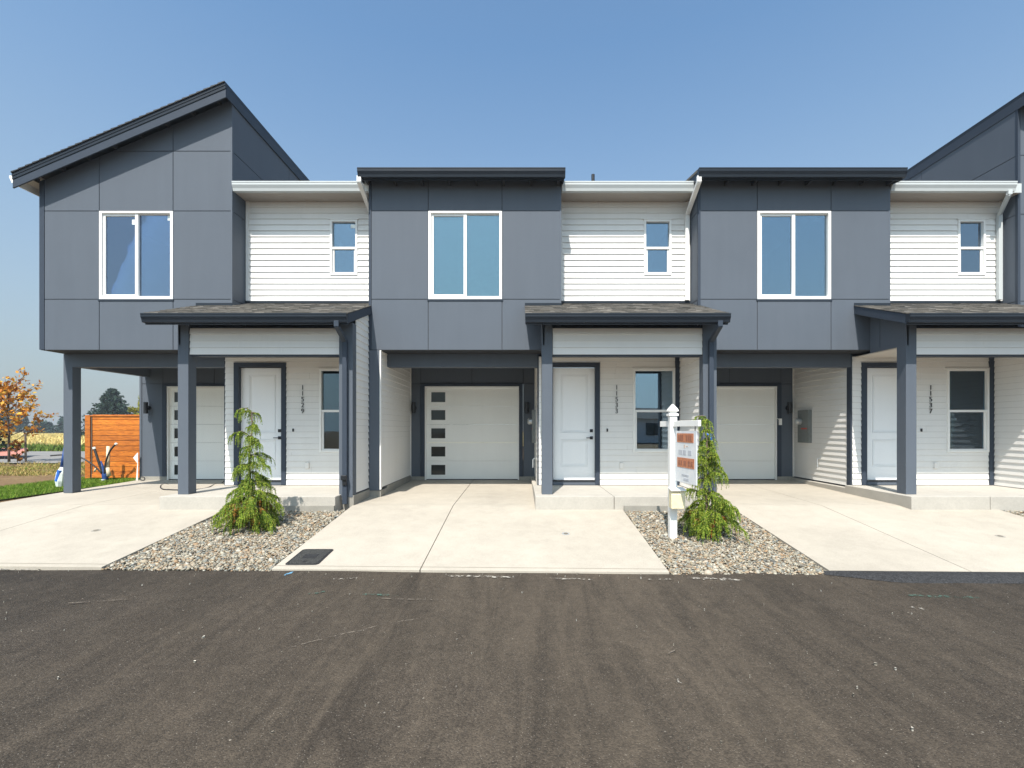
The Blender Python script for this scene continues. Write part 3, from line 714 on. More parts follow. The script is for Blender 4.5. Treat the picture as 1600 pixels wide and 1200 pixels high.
def porch(o, root, num, wing=True, spouts=True, hopper=False):
    wl = 3.42
    dx0, dx1, dzb, dzt = o+.70, o+1.60, .115, 2.56
    wx0, wx1, wz0, wz1 = o+2.425, o+3.335, .72, 2.535
    holes = [(dx0-.135, dx1+.105, -1, dzt+.115), (wx0, wx1, wz0, wz1)]
    siding('porch_wall', o+.375, o+wl, .01, 2.80, front(YD), root, holes)
    MB().box(o+.375, dx0-.09, YD+.001, YD+.1, -.1, 2.8).box(dx1+.09, wx0+.0, YD+.001, YD+.1, -.1, 2.8).box(wx0, wx1, YD+.001, YD+.1, -.1, wz0).box(wx0, wx1, YD+.001, YD+.1, wz1, 2.8).box(wx1, o+wl, YD+.001, YD+.1, -.1, 2.8).build('wall_core', M['gap'], root)
    # door surround
    t = MB()
    t.box(dx0-.13, dx0-.02, YD-.038, YD+.11, .012, dzt+.11).box(dx1+.0, dx1+.10, YD-.038, YD+.11, .012, dzt+.11).box(dx0-.02, dx1, YD-.038, YD+.11, dzt+.015, dzt+.11)
    t.build('door_trim', M['dark_trim'], root, bevel=.003)
    MB().box(dx0-.02, dx1, YD-.02, YD+.10, .012, dzb-.03).build('kick_board', M['dark'], root)
    MB().box(dx0-.02, dx1, YD-.035, YD+.10, dzb-.028, dzb-.004).build('threshold', M['black'], root)
    d = MB(); yd = YD+.055; m = .155
    d.box(dx0-.018, dx1-.002, yd+.012, yd+.05, dzb, dzt)
    for (a, b_, c_, e) in ((dx0-.018, dx0+m, dzb, dzt), (dx1-m, dx1-.002, dzb, dzt), (dx0+m, dx1-m, dzt-.15, dzt), (dx0+m, dx1-m, dzb, dzb+.29), (dx0+m, dx1-m, 1.0, 1.14)):
        d.box(a, b_, yd, yd+.0118, c_, e)
    dr = d.build('door', M['door'], root, bevel=.0)
    pm = MB()
    for z0, z1 in ((dzb+.29, 1.0), (1.14, dzt-.15)):
        for q in (0, 1):
            i = .012+q*.03; w = .014-q*.005; yy = yd-.0015+q*.006
            a, b_ = dx0+m+i, dx1-m-i
            pm.box(a, a+w, yy, yd+.0125, z0+i, z1-i).box(b_-w, b_, yy, yd+.0125, z0+i, z1-i).box(a+w, b_-w, yy, yd+.0125, z0+i, z0+i+w).box(a+w, b_-w, yy, yd+.0125, z1-i-w, z1-i)
    pm.build('moulding', M['door'], dr, bevel=.002)
    h = MB(); hx = dx1-.075
    h.box(hx-.033, hx+.033, yd-.014, yd-.001, 1.155, 1.221); h.build('deadbolt', M['black'], dr, bevel=.003)
    h = MB(); h.box(hx-.033, hx+.033, yd-.014, yd-.001, 1.0, 1.066).tube([(hx, yd-.014, 1.033), (hx, yd-.055, 1.033)], .011, 10).box(hx-.115, hx+.01, yd-.062, yd-.048, 1.024, 1.042); h.build('handle', M['black'], dr, bevel=.002)
    # window, digits, bell, outlet
    hung_window(wx0, wx1, wz0, wz1, YD, root, low=M['glass'] if num == '11533' else M['glass_low'])
    digits(num, o+2.065, 2.13, YD, root)
    MB().box(o+1.845, o+1.875, YD-.045, YD-.015, 1.17, 1.235).build('doorbell', M['black'], root, bevel=.003)
    ob = MB().box(o+2.13, o+2.21, YD-.055, YD-.012, .37, .50); ob.build('outlet_cover', M['siding'], root, bevel=.006)
    # inside corner board
    MB().box(o+wl-.085, o+wl-.002, YD-.045, YD-.001, .01, 2.775).build('corner_trim', M['dark_trim'], root)
    # trim and siding on the garage side
    siding('garage_side_wall', YD+.13, YG-.06, -.02, 2.86, face_l(o+.373), root)
    MB().box(o+.345, o+.372, YD-.0, YD+.13, -.05, 2.86).build('corner_trim', M['dark_trim'], root)
    MB().box(o+.343, o+.372, YG-.06, YG-.02, -.03, 2.86).build('corner_trim', M['white'], root)
    MB().box(o+.374, o+.60, YD+.12, YG+.1, -.25, 2.86).build('wall_core', M['gap'], root)
    # posts
    post(o+.38, o+.578, YP, YP+.225, .002, 3.24, root)
    if wing:
        post(o+3.40, o+3.655, YP, YP+.20, -.05, 3.22, root)
        ys = YP+.202
        zr = lambda y: 3.30+.352*(y-8.66)-.06
        umin = lambda z: 8.66+(z+.06-3.30)/.352
        MB().box(o+3.445, o+3.635, ys, YF+.02, -.02, 3.25).box(o+3.445, o+3.635, YF-.02, YD-.0, -.02, 2.78).build('wing_core', M['gap'], root)
        siding('wing_wall', ys, YD-.046, .01, 2.775, face_l(o+3.444), root)
        siding('wing_wall', ys, YF-.018, .01, 3.62, face_r(o+3.636), root, umin=umin)
        MB().box(o+3.41, o+3.672, YP+.01, YF+.1, -.6, -.02 if wing else 0).build('foundation', M['stem'], root, bevel=.004)
        MB().box(o+3.66, o+3.875, YF-.018, YF+.02, -.05, 2.858).build('corner_board', M['dark'], root, bevel=.003)
        MB().box(o+3.66, o+3.895, YF-.0, YF+.5, -.6, -.052).build('foundation', M['stem'], root, bevel=.004)
        # left wall of the next garage
        siding('garage_side_wall', YF+.045, YG-.06, .01, 2.86, face_r(o+3.872), root)
        MB().box(o+3.876, o+3.905, YF-.016, YF+.044, -.03, 2.86).build('corner_trim', M['siding'], root)
        MB().box(o+3.872, o+3.905, YG-.06, YG-.02, -.03, 2.86).build('corner_trim', M['white'], root)
        MB().box(o+3.66, o+3.871, YF+.022, YG+.1, -.02, 2.86).build('wall_core', M['gap'], root)
        MB().box(o+3.66, o+3.90, YF+.5, YG, -.5, -.0).build('foundation', M['stem'], root, bevel=.004)
    if spouts:
        x = o+3.53
        s = spout([(x, 8.60, 3.14), (x, 8.60, 3.06), (x, YP-.05, 2.86), (x, YP-.05, -.16)], root, M['dark_trim'])
        if hopper:
            MB().box(x-.05, x+.055, YP-.14, YP-.06, .28, .37).box(x-.03, x+.045, YP-.11, YP-.06, .18, .28).build('cleanout', M['black'], s, bevel=.01)
    canopy(o, root)

def upper_white(o, root, x1=None, pipe=False, xr=None, sticker=False):
    """recessed upper wall in light siding, eave and white gutter"""
    x0 = o+R_; x1 = x1 or o+3.66; zt = 6.165
    w = (o+2.66, o+3.255, 4.565, 5.775)
    siding('upper_wall', x0+.075, x1-.07, 4.0, zt, front(YD), root, [(w[0], w[1], w[2], w[3])])
    MB().box(x0+.012, x0+.073, YD-.034, YD+.02, 3.98, zt).build('corner_trim', M['siding'], root); MB().box(x1-.068, x1-.0, YD-.034, YD+.02, 3.98, zt).build('corner_trim', M['siding'], root)
    b = MB(); b.box(x0, w[0], YD+.001, YD+.12, 2.8, zt).box(w[1], x1, YD+.001, YD+.12, 2.8, zt).box(w[0], w[1], YD+.001, YD+.12, 2.8, w[2]).box(w[0], w[1], YD+.001, YD+.12, w[3], zt); b.build('wall_core', M['gap'], root)
    hung_window(*w, YD, root, sticker=sticker)
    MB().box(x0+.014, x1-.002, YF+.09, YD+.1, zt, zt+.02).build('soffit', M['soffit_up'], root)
    MB().box(x0+.014, x1-.002, YF+.066, YF+.089, zt-.0, zt+.19).build('fascia', M['gutter'], root)
    gutter(x0+.016, (xr or x1)-.004, YF+.064, zt-.005, .185, .125, M['gutter'], root)
    b = MB(); b.add([(x0+.02, YF+.07, zt+.2), (x1, YF+.07, zt+.2), (x1, 19, zt+1.6), (x0+.02, 19, zt+1.6), (x0+.02, YF+.07, zt+.15), (x1, YF+.07, zt+.15), (x1, 19, zt+1.5), (x0+.02, 19, zt+1.5)],
                    [(0, 1, 2, 3), (4, 7, 6, 5), (0, 4, 5, 1), (1, 5, 6, 2), (2, 6, 7, 3), (3, 7, 4, 0)])
    rf = b.build('upper_roof', M['shingle'], root)
    if pipe: MB().tube([(o+pipe, 11.5, 6.5), (o+pipe, 11.5, 7.28)], .04, 12).build('vent_pipe', M['black'], rf)

def bay(o, root, kind='flat', blind=False, y=YF, stickers=False, left=L_, right=R_):
    x0, x1 = o+left, o+right; wx0, wx1, wz0, wz1 = o-1.935, o-.405, 3.915, 5.745
    if kind == 'right':                      # mirrored: the tall side is on the left
        wx0, wx1 = x0+1.1, x0+2.63
    us = [x0+.04, wx0, wx1, x1]; zs = [2.87, wz0, wz1, 6.46]; top = None; sl = .427
    if kind == 'left': zs = [2.87, wz0, wz1, 6.985, 8.6]; top = (8.05-sl*x1, sl); us = [x0+.085, wx0, wx1, x1-.0]
    if kind == 'right': zs = [2.87, wz0, wz1, 6.985, 8.6]; top = (8.05+sl*x0, -sl); us = [x0+.04, wx0, wx1, x1]
    hole = (1, 1)
    panels('facade', us, zs, front(y), holes={hole}, parent=root, top=top)
    tl = lambda x: (top[0]+top[1]*x) if top else 6.46
    w = .085 if kind == 'left' else .04
    MB().prism([(x0-.018, 2.87), (x0+w-.004, 2.87), (x0+w-.004, tl(x0+w)), (x0-.018, tl(x0))], front(y), -.03, .024).build('corner_trim', M['dark_trim'], root)
    if kind != 'right':
        MB().prism([(x1-.03, 2.87), (x1+.002, 2.87), (x1+.002, tl(x1)-.01), (x1-.03, tl(x1-.03)-.01)], front(y), -.035, .0155).build('corner_trim', M['dark'], root)
    big_window(wx0+.002, wx1-.002, wz0+.002, wz1-.002, y, root, blind, stickers)
    MB().box(wx0-.02, wx1+.02, y-.03, y-.012, wz0-.03, wz0-.002).build('sill_trim', M['dark_trim'], root)
    ye = YD+.1 if kind == 'flat' else 18.0
    zt = 6.46
    # side faces
    if kind == 'left':
        zs = [2.87, wz0, wz1, 6.985, 8.05]
        panels('side_wall', [y+.016, y+2.44, y+4.88, 18], zs, face_r(x1-.014), parent=root)
        panels('side_wall', [y+.03, y+2.44, y+4.88, 18], [2.87, 4.5, 6.23], face_l(x0+.0), parent=root)
        MB().box(x0+.0, x0+.12, YG, 18, -.2, 2.87).box(x0+.12, x1, 17.9, 18, -.2, 6).build('rear_wall', M['dark'], root)
    elif kind == 'right':
        zs = [2.87, wz0, wz1, 6.985, 8.05]
        panels('side_wall', [y+.03, y+2.44, y+4.88, 18], zs, face_l(x0+.0), parent=root)
        MB().box(x0+.2, x1, 17.9, 18, -.2, 6).build('rear_wall', M['dark'], root)
    else:
        zs = [2.87, wz0, wz1, 6.5]
        panels('side_wall', [y+.03, 18], [2.87, wz0, wz1, 6.5], face_l(x0+.0), parent=root)
        panels('side_wall', [y+.016, YD-.0], [2.87, wz0, wz1, 6.45], face_r(x1-.014), parent=root)
        panels('side_wall', [YD+.0, 18], [2.87, 6.5, 6.9], face_r(x1-.014), parent=root)
    # underside and beam
    MB().box(x0, x1, y-.012, YG+.05, 2.862, 2.8695).build('soffit', M['soffit_dark'], root)
    bl = o-2.93 if kind == 'flat' else x0+.5
    if kind == 'right': bl = x0+.2
    if kind == 'left': bl = -9.788
    MB().box(bl, o+.373 if kind != 'right' else x1, YD+.002, YD+.20, 2.575, 2.861).build('beam', M['dark'], root, bevel=.004)
    if kind == 'left': pass
    # roof
    if kind == 'flat':
        ys, z0, s = 9.74, 6.455, .188
        xa, xb = x0-.13, x1+.05
        b = MB(); b.add([(xa, ys, z0), (xb, ys, z0), (xb, 18.3, z0+s*(18.3-ys)), (xa, 18.3, z0+s*(18.3-ys)), (xa, ys, z0-.05), (xb, ys, z0-.05), (xb, 18.3, z0+s*(18.3-ys)-.05), (xa, 18.3, z0+s*(18.3-ys)-.05)],
                        [(0, 1, 2, 3), (4, 7, 6, 5), (0, 4, 5, 1), (1, 5, 6, 2), (2, 6, 7, 3), (3, 7, 4, 0)])
        rf = b.build('roof', M['shingle'], root)
        for a, c in ((xa+.01, xa+.035), (xb-.035, xb-.01)):
            rk = MB(); q = lambda yy: z0+s*(yy-ys)
            rk.add([(a, ys+.03, q(ys)-.21), (c, ys+.03, q(ys)-.21), (c, 18.3, q(18.3)-.2), (a, 18.3, q(18.3)-.2), (a, ys+.03, q(ys+.03)-.052), (c, ys+.03, q(ys+.03)-.052), (c, 18.3, q(18.3)-.052), (a, 18.3, q(18.3)-.052)],
                   [(0, 3, 2, 1), (4, 5, 6, 7), (0, 1, 5, 4), (1, 2, 6, 5), (2, 3, 7, 6), (3, 0, 4, 7)])
            rk.build('rake_board', M['fascia'], rf)
        MB().box(xa+.01, xb-.01, ys+.003, ys+.028, z0-.21, z0-.052).build('fascia', M['fascia'], rf)
        gutter(xa-.0, xb+.005, ys+.0, z0-.185, .17, .115, M['fascia'], root)
        # exposed rafter ends and soffit boards
        for i in range(8):
            xx = xa+.12+(xb-xa-.24)*i/7
            MB().box(xx-.02, xx+.02, ys+.03, y-.014, z0-.19, z0-.052).build('rafter_end', M['soffit_dark'], rf)
        # infill above the panels up to the deck
        MB().box(x0+.02, x1-.02, y+.0, y+.08, 6.42, 6.50).build('frieze', M['dark'], root)
    else:
        yf = 9.75; sgn = 1 if kind == 'left' else -1
        hx = x1+.03 if kind == 'left' else x0-.03; lx = hx-sgn*4.30
        if kind == 'right': yf = 9.90
        zh = 8.225; zl = zh-.427*4.30
        mp = lambda u, v, w: (u, w, v)
        rf = MB().prism([(hx, zh), (lx, zl), (lx, zl-.07), (hx, zh-.07)], mp, yf-.02, 18.3).build('roof', M['fascia'], root)
        # ragged shingle edge along the rake
        e = MB()
        for i in range(30):
            t0, t1 = i/30, (i+.97)/30
            a, c = lx+(hx-lx)*t0, lx+(hx-lx)*t1; za, zc = zl+(zh-zl)*t0, zl+(zh-zl)*t1
            e.prism([(a, za+.022), (c, zc+.004), (c, zc-.01), (a, za-.01)], mp, yf-.04, yf+.6)
        e.build('shingle_edge', M['rubber'], rf)
        MB().prism([(hx-sgn*.0, zh-.071), (lx, zl-.071), (lx, zl-.13), (hx, zh-.13)], mp, yf-.012, yf+.02).build('rake_trim', M['fascia'], rf)
        MB().prism([(hx-sgn*.0, zh-.132), (lx, zl-.132), (lx, zl-.30), (hx, zh-.30)], mp, yf+.0, yf+.03).build('rake_board', M['dark_trim'], rf, bevel=.003)
        MB().box(hx-sgn*.026, hx, yf+.032, 18.3, zh-.28, zh-.075).build('fascia', M['dark_trim'], rf)
        # outlookers under the verge
        for i in range(8):
            xx = lx+(hx-lx)*(i+.5)/8; zz = zl+(zh-zl)*(i+.5)/8-.07
            MB().box(xx-.02, xx+.02, yf+.03, y-.014, zz-.11, zz-.01).build('outlooker', M['soffit_dark'], rf)
        # eave on the low side: light soffit, fascia and gutter running back
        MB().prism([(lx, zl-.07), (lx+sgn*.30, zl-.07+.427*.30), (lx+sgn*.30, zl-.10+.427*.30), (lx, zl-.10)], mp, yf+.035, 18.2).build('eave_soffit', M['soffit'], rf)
        MB().box(lx, lx+sgn*.025, yf+.035, 18.2, zl-.22, zl-.072).build('eave_fascia', M['white'], rf)
        gx = lx-sgn*.004
        MB().prism([(gx, zl-.17), (gx-sgn*.07, zl-.17), (gx-sgn*.09, zl-.12), (gx-sgn*.12, zl-.06), (gx-sgn*.12, zl-.02), (gx, zl-.02)], mp, yf+.05, 18.2).build('gutter', M['white'], root)

def house(name, loc, label):
    return thing(name, loc, label, 'townhouse', 'joined row of grey and white townhouses')
# --- house with the carport at the left end
h1 = house('townhouse', (-P, YF, -.15), 'left end townhouse numbered 11529 with a tall sloping roof and an open carport post')
bay(-P, h1, 'left', stickers=True); porch(-P, h1, '11529', hopper=True); upper_white(-P, h1, sticker=True)
garage(-P, h1, -10.06, (-9.86,))
MB().box(-10.10, -10.045, YG-.03, YG+.10, -.05, 2.86).build('corner_trim', M['dark'], h1)
post(-9.986, -9.79, 10.53, 10.74, dz(10.6)+.003, 2.86, h1, 'carport_post')
MB().box(-9.97, -9.81, 10.742, YG-.035, 2.60, 2.858).build('carport_beam', M['dark'], h1, bevel=.004)
# --- middle house
h2 = house('townhouse', (0, YF, -.15), 'townhouse numbered 11533 in the middle, its garage door fully in view with five dark panes')
bay(0, h2, 'flat', blind=True); porch(0, h2, '11533'); upper_white(0, h2, pipe=1.70)
garage(0, h2, -2.93, (-2.835, .14))
# --- third house
h3 = house('townhouse', (P, YF, -.15), 'townhouse numbered 11537 to the right of the for sale sign, electric meter in its carport')
bay(P, h3, 'flat'); porch(P, h3, '11537'); upper_white(P, h3, x1=P+3.63, xr=P+3.42)
garage(P, h3, P-2.93, (P+.215,), keypad=True)
# --- fourth, at the right edge
h4 = house('townhouse', (2*P, YF, -.15), 'townhouse cut off at the right picture edge, its roof line rising steeply')
bay(2*P, h4, 'right', y=10.18, left=-3.19, right=.82)
garage(2*P, h4, 2*P-2.93, (2*P-2.83,))
MB().box(2*P+.373, 2*P+.8, YD, 18, -.3, 2.86).build('side_wall', M['dark'], h4)
# white downspouts of the upper gutters
for o, root in ((0, h2), (P, h3)):
    x = o+L_-.09
    spout([(x-.02, 9.70, 6.29), (x-.02, 9.70, 6.19), (x+.0, YD-.07, 5.86), (x+.0, YD-.07, 4.02)], root, M['white'])
xq = P+3.30
spout([(xq, YF+.0, 6.17), (xq, YF+.0, 6.10), (P+3.515, YD-.07, 5.86), (P+3.515, YD-.07, 4.03)], h3, M['gutter'])
# meter cabinets on the carport walls
def meter(o, root):
    x = o+.352
    m_ = MB().box(x-.09, x, 11.93, 12.40, .88, 1.70).build('meter_cabinet', M['grey_metal'], root, bevel=.006)
    MB().box(x-.004, x+.004, 11.90, 12.43, .84, 1.74).build('backing_board', M['siding'], m_)
    b = MB(); b.tube([(x-.09, 12.29, 1.42), (x-.17, 12.29, 1.42), (x-.20, 12.29, 1.42)], [.085, .085, .055], 20); b.build('meter', M['silver'], m_, smooth=False)
    MB().box(x-.094, x-.0895, 12.0, 12.24, 1.22, 1.25).build('warning_label', M['red'], m_)
    b = MB(); b.tube([(x, 11.6, .52), (x-.06, 11.6, .52), (x-.08, 11.6, .48), (x-.08, 11.58, .30)], .012, 8); b.build('hose_bib', M['silver'], root)
meter(0, h2); meter(P, h3)

# ------------------------------------------------------------------ small things on the ground
# utility box lid
def at(px, py, z): y = F*(1.23-z)/(py-670); return Vector(((px-815)/F*y, y, z))
def rounded(x0, x1, y0, y1, r, n=5):
    p = []
    for cx, cy, a in ((x1-r, y1-r, 0), (x0+r, y1-r, 90), (x0+r, y0+r, 180), (x1-r, y0+r, 270)):
        for k in range(n+1):
            t = math.radians(a+90*k/n); p.append((cx+r*math.cos(t), cy+r*math.sin(t)))
    return p
cx, cy = -2.85, 6.52
on_slope = lambda u, v, w: (u, v, dz(v)+w)
lid = thing('utility_lid', (cx, cy, dz(cy)), 'black textured utility box lid set into the middle driveway corner', 'utility lid')
MB().prism(rounded(cx-.22, cx+.22, cy-.28, cy+.28, .05), on_slope, -.02, .004).build('rim', M['rubber'], lid)
MB().prism(rounded(cx-.19, cx+.19, cy-.25, cy+.25, .04), on_slope, -.02, .008).build('lid', M['lid'], lid)
MB().prism(rounded(cx-.09, cx+.09, cy-.07, cy+.07, .02), on_slope, .006, .012).prism(rounded(cx-.02, cx+.02, cy-.20, cy-.15, .01), on_slope, .006, .011).build('emblem', M['rubber'], lid)
for (px, py, l) in ((150, 829, 'small round cleanout cap in the left driveway'), (884, 834, 'small round brass cleanout cap in the middle driveway'), (1563, 838, 'small round cleanout cap in the right driveway')):
    y = 7.6; 
    for _ in range(12): y = F*(1.23-dz(y))/(py-670)
    x = (px-815)/F*y
    b = MB(); circ = [(x+.06*math.cos(t), y+.06*math.sin(t)) for t in np.linspace(0, 2*math.pi, 20, endpoint=False)]
    b.prism(circ, on_slope, -.02, .004)
    c = thing('cleanout_cap', (x, y, dz(y)), l, 'cap', 'round caps in the driveways')
    b.build('ring', M['silver'] if px == 884 else M['stem'], c)
    b = MB(); b.prism([(x+.035*math.cos(t), y+.035*math.sin(t)) for t in np.linspace(0, 2*math.pi, 16, endpoint=False)], on_slope, -.02, .007); b.build('plug', M['joint'], c)
# black cord from the carport to the left porch
pts = []
z0 = dz(11.2)+.012
for px, py in ((263, 757), (258, 756), (252, 758), (251, 762), (256, 764.5), (266, 765), (282, 765.5), (300, 765), (315, 764), (327, 761), (337, 756), (346, 750), (352, 745)):
    y = F*(1.23-z0)/(max(py, 750)-670); lift = max(0, (750-py))*.018
    y = min(y, 12.2); pts.append(((px-815)/F*y, y, z0+lift))
def smooth(pts, n=4):
    P_ = [Vector(p) for p in pts]; out = []
    for i in range(len(P_)-1):
        a, b, c, d = P_[max(i-1, 0)], P_[i], P_[i+1], P_[min(i+2, len(P_)-1)]
        for k in range(n):
            t = k/n; out.append(.5*((2*b)+(-a+c)*t+(2*a-5*b+4*c-d)*t*t+(-a+3*b-3*c+d)*t**3))
    out.append(P_[-1]); return out
tag(MB().tube(smooth(pts), .012, 8).build('cord', M['rubber'], smooth=True), 'thin black cord lying loosely on the carport floor', 'cord')
tag(MB().tube(smooth([(-9.99, 12.62, -.07), (-9.93, 12.6, -.03), (-9.84, 12.6, -.04), (-9.83, 12.6, -.10), (-9.90, 12.6, -.11), (-9.96, 12.6, -.08)]), .012, 8).build('hose_end', M['rubber'], smooth=True), 'short black hose coil by the carport wall corner', 'hose')

# for sale post
sx, sy = 2.28, 7.30; sz = dz(sy)-.03
sg = thing('sign_post', (sx, sy, sz), 'white for sale post with pointed cap and hanging panel beside the middle porch', 'sign post')
MB().box(sx-.055, sx+.055, sy-.055, sy+.055, sz-.1, 1.42).build('post', M['white'], sg, bevel=.006)
cap = MB(); prof = [(.055, 1.42), (.072, 1.425), (.072, 1.455), (.048, 1.465), (.05, 1.485), (.072, 1.495), (.072, 1.507), (.060, 1.53), (.036, 1.565), (.012, 1.598), (.002, 1.602)]
for i, (r, z) in enumerate(prof): cap.v += [(sx-r, sy-r, z), (sx+r, sy-r, z), (sx+r, sy+r, z), (sx-r, sy+r, z)]
cap.f += [(4*i+k, 4*i+(k+1) % 4, 4*i+4+(k+1) % 4, 4*i+4+k) for i in range(len(prof)-1) for k in range(4)]
cap.f.append((4*len(prof)-4, 4*len(prof)-3, 4*len(prof)-2, 4*len(prof)-1))
cap.build('cap', M['white'], sg)
ad = Vector((.10, -.80, 0)).normalized(); A = Vector((sx, sy, 1.305)); an = Vector((-ad.y, ad.x, 0))
MB().bar(A-ad*.42, A-ad*.057, .085, .04, an).bar(A+ad*.057, A+ad*.84, .085, .04, an).build('arm', M['white'], sg, bevel=.004)
m = NT('sign_face'); m.col(m.ramp(m.noise(7, 3), [(.3, (.60, .64, .68)), (.7, (.74, .74, .74))])).rough(.4); M['panel'] = m.m
m = NT('sign_orange'); m.col(m.ramp(m.noise(28, 3), [(.35, (.42, .15, .07)), (.65, (.55, .22, .11))])).rough(.5); M['orange'] = m.m
M['faint'] = plain('faint_print', (.46, .48, .52), .6); M['faint2'] = plain('faint_warm_print', (.62, .50, .42), .6); M['brown'] = plain('brown_print', (.30, .12, .07), .6)
pn = MB(); A0 = A+ad*.12; ht = .74
def onp(u, z, w): return tuple(A0+ad*u+Vector((0, 0, z))+(-an if an.x > 0 else an)*w)
def pbox(b, u0, u1, z0, z1, w0, w1):
    return b.prism([(u0, z0), (u1, z0), (u1, z1), (u0, z1)], onp, w0, w1)
pbox(pn, 0, .64, -.045-.06-ht, -.045-.06, -.006, .006); pb = pn.build('panel', M['panel'], sg)
b = MB(); 
for w in (.006, -.0095):
    pbox(b, .05, .56, -.27, -.14, w, w+.0035); pbox(b, .06, .58, -.63, -.49, w, w+.0035)
b.build('orange_band', M['orange'], pb)
def print_mark(u0, u1, z0, z1, w0, mat): pbox(MB(), u0, u1, z0, z1, w0, w0+.003).build('print_mark', mat, pb)
for u0, u1 in ((.09, .14), (.15, .20), (.21, .26), (.34, .39), (.40, .45), (.46, .51)): print_mark(u0, u1, -.245, -.165, .0095, M['brown'])
for u0, u1 in ((.10, .16), (.18, .22), (.27, .35), (.40, .46), (.48, .54)): print_mark(u0, u1, -.60, -.53, .0095, M['brown'])
for u0, u1 in ((.10, .22), (.24, .34), (.40, .50)): print_mark(u0, u1, -.445, -.38, .006, M['faint'])
for q4 in ((.20, .42, -.75, -.725), (.26, .42, -.81, -.775)): print_mark(*q4, .006, M['faint'])
for q4 in ((.27, .31, -.35, -.30), (.33, .40, -.33, -.315)): print_mark(*q4, .006, M['faint2'])
b = MB()
for u in (.05, .59):
    q = A0+ad*u; b.tube([q+Vector((0, 0, -.04)), q+Vector((0, 0, -.11))], .006, 6)
b.build('hanger', M['black'], sg)
by = sy-.058
bx = MB().prism([(by, .06), (by-.13, .05), (by-.13, .26), (by-.10, .31), (by, .34)], lambda u, v, w: (w, u, v), sx-.075, sx+.13).build('brochure_box', M['yellow'], sg, bevel=.006)
MB().prism([(by+.005, .345), (by-.15, .315), (by-.15, .327), (by+.005, .357)], lambda u, v, w: (w, u, v), sx-.085, sx+.14).build('box_lid', M['white'], bx)

# ------------------------------------------------------------------ plants
def spray_mesh(roots, dirs, lens, per, leaf=(.028, .007), droop=1.0):
    """hanging sprays: each a drooping axis carrying rows of small scale leaves. returns V, T(quads)"""
    V = []; 
    for p, d, L in zip(roots, dirs, lens):
        p = np.array(p); d = np.array(d)/np.linalg.norm(d); n = max(4, int(per*L/.12))
        side = np.cross(d, [0, 0, 1]); sn = np.linalg.norm(side); side = side/sn if sn > 1e-3 else np.array([1, 0, 0])
        ph = rng.uniform(0, 2*np.pi); side = side*np.cos(ph)+np.array([-side[1], side[0], 0])*np.sin(ph)
        for k in range(n):
            t = (k+rng.uniform(0, .8))/n
            q = p+d*L*t*(1-.45*t)+np.array([0, 0, -1])*L*droop*t*t
            s = 1 if k % 2 else -1
            ax = side*s*.75+np.array([0, 0, -1])*(.5+.6*t)+d*.35+rng.normal(0, .28, 3); ax /= np.linalg.norm(ax)
            ll = leaf[0]*(1.25-.6*t)*rng.uniform(.7, 1.35); w = np.cross(ax, rng.normal(0, 1, 3)); w /= np.linalg.norm(w)+1e-6; w *= leaf[1]*rng.uniform(.7, 1.3)
            e = q+ax*ll
            V += [q-w*.4, q+ax*ll*.45-w, e, q+ax*ll*.45+w]
    V = np.array(V); return V, np.arange(len(V)).reshape(-1, 4)
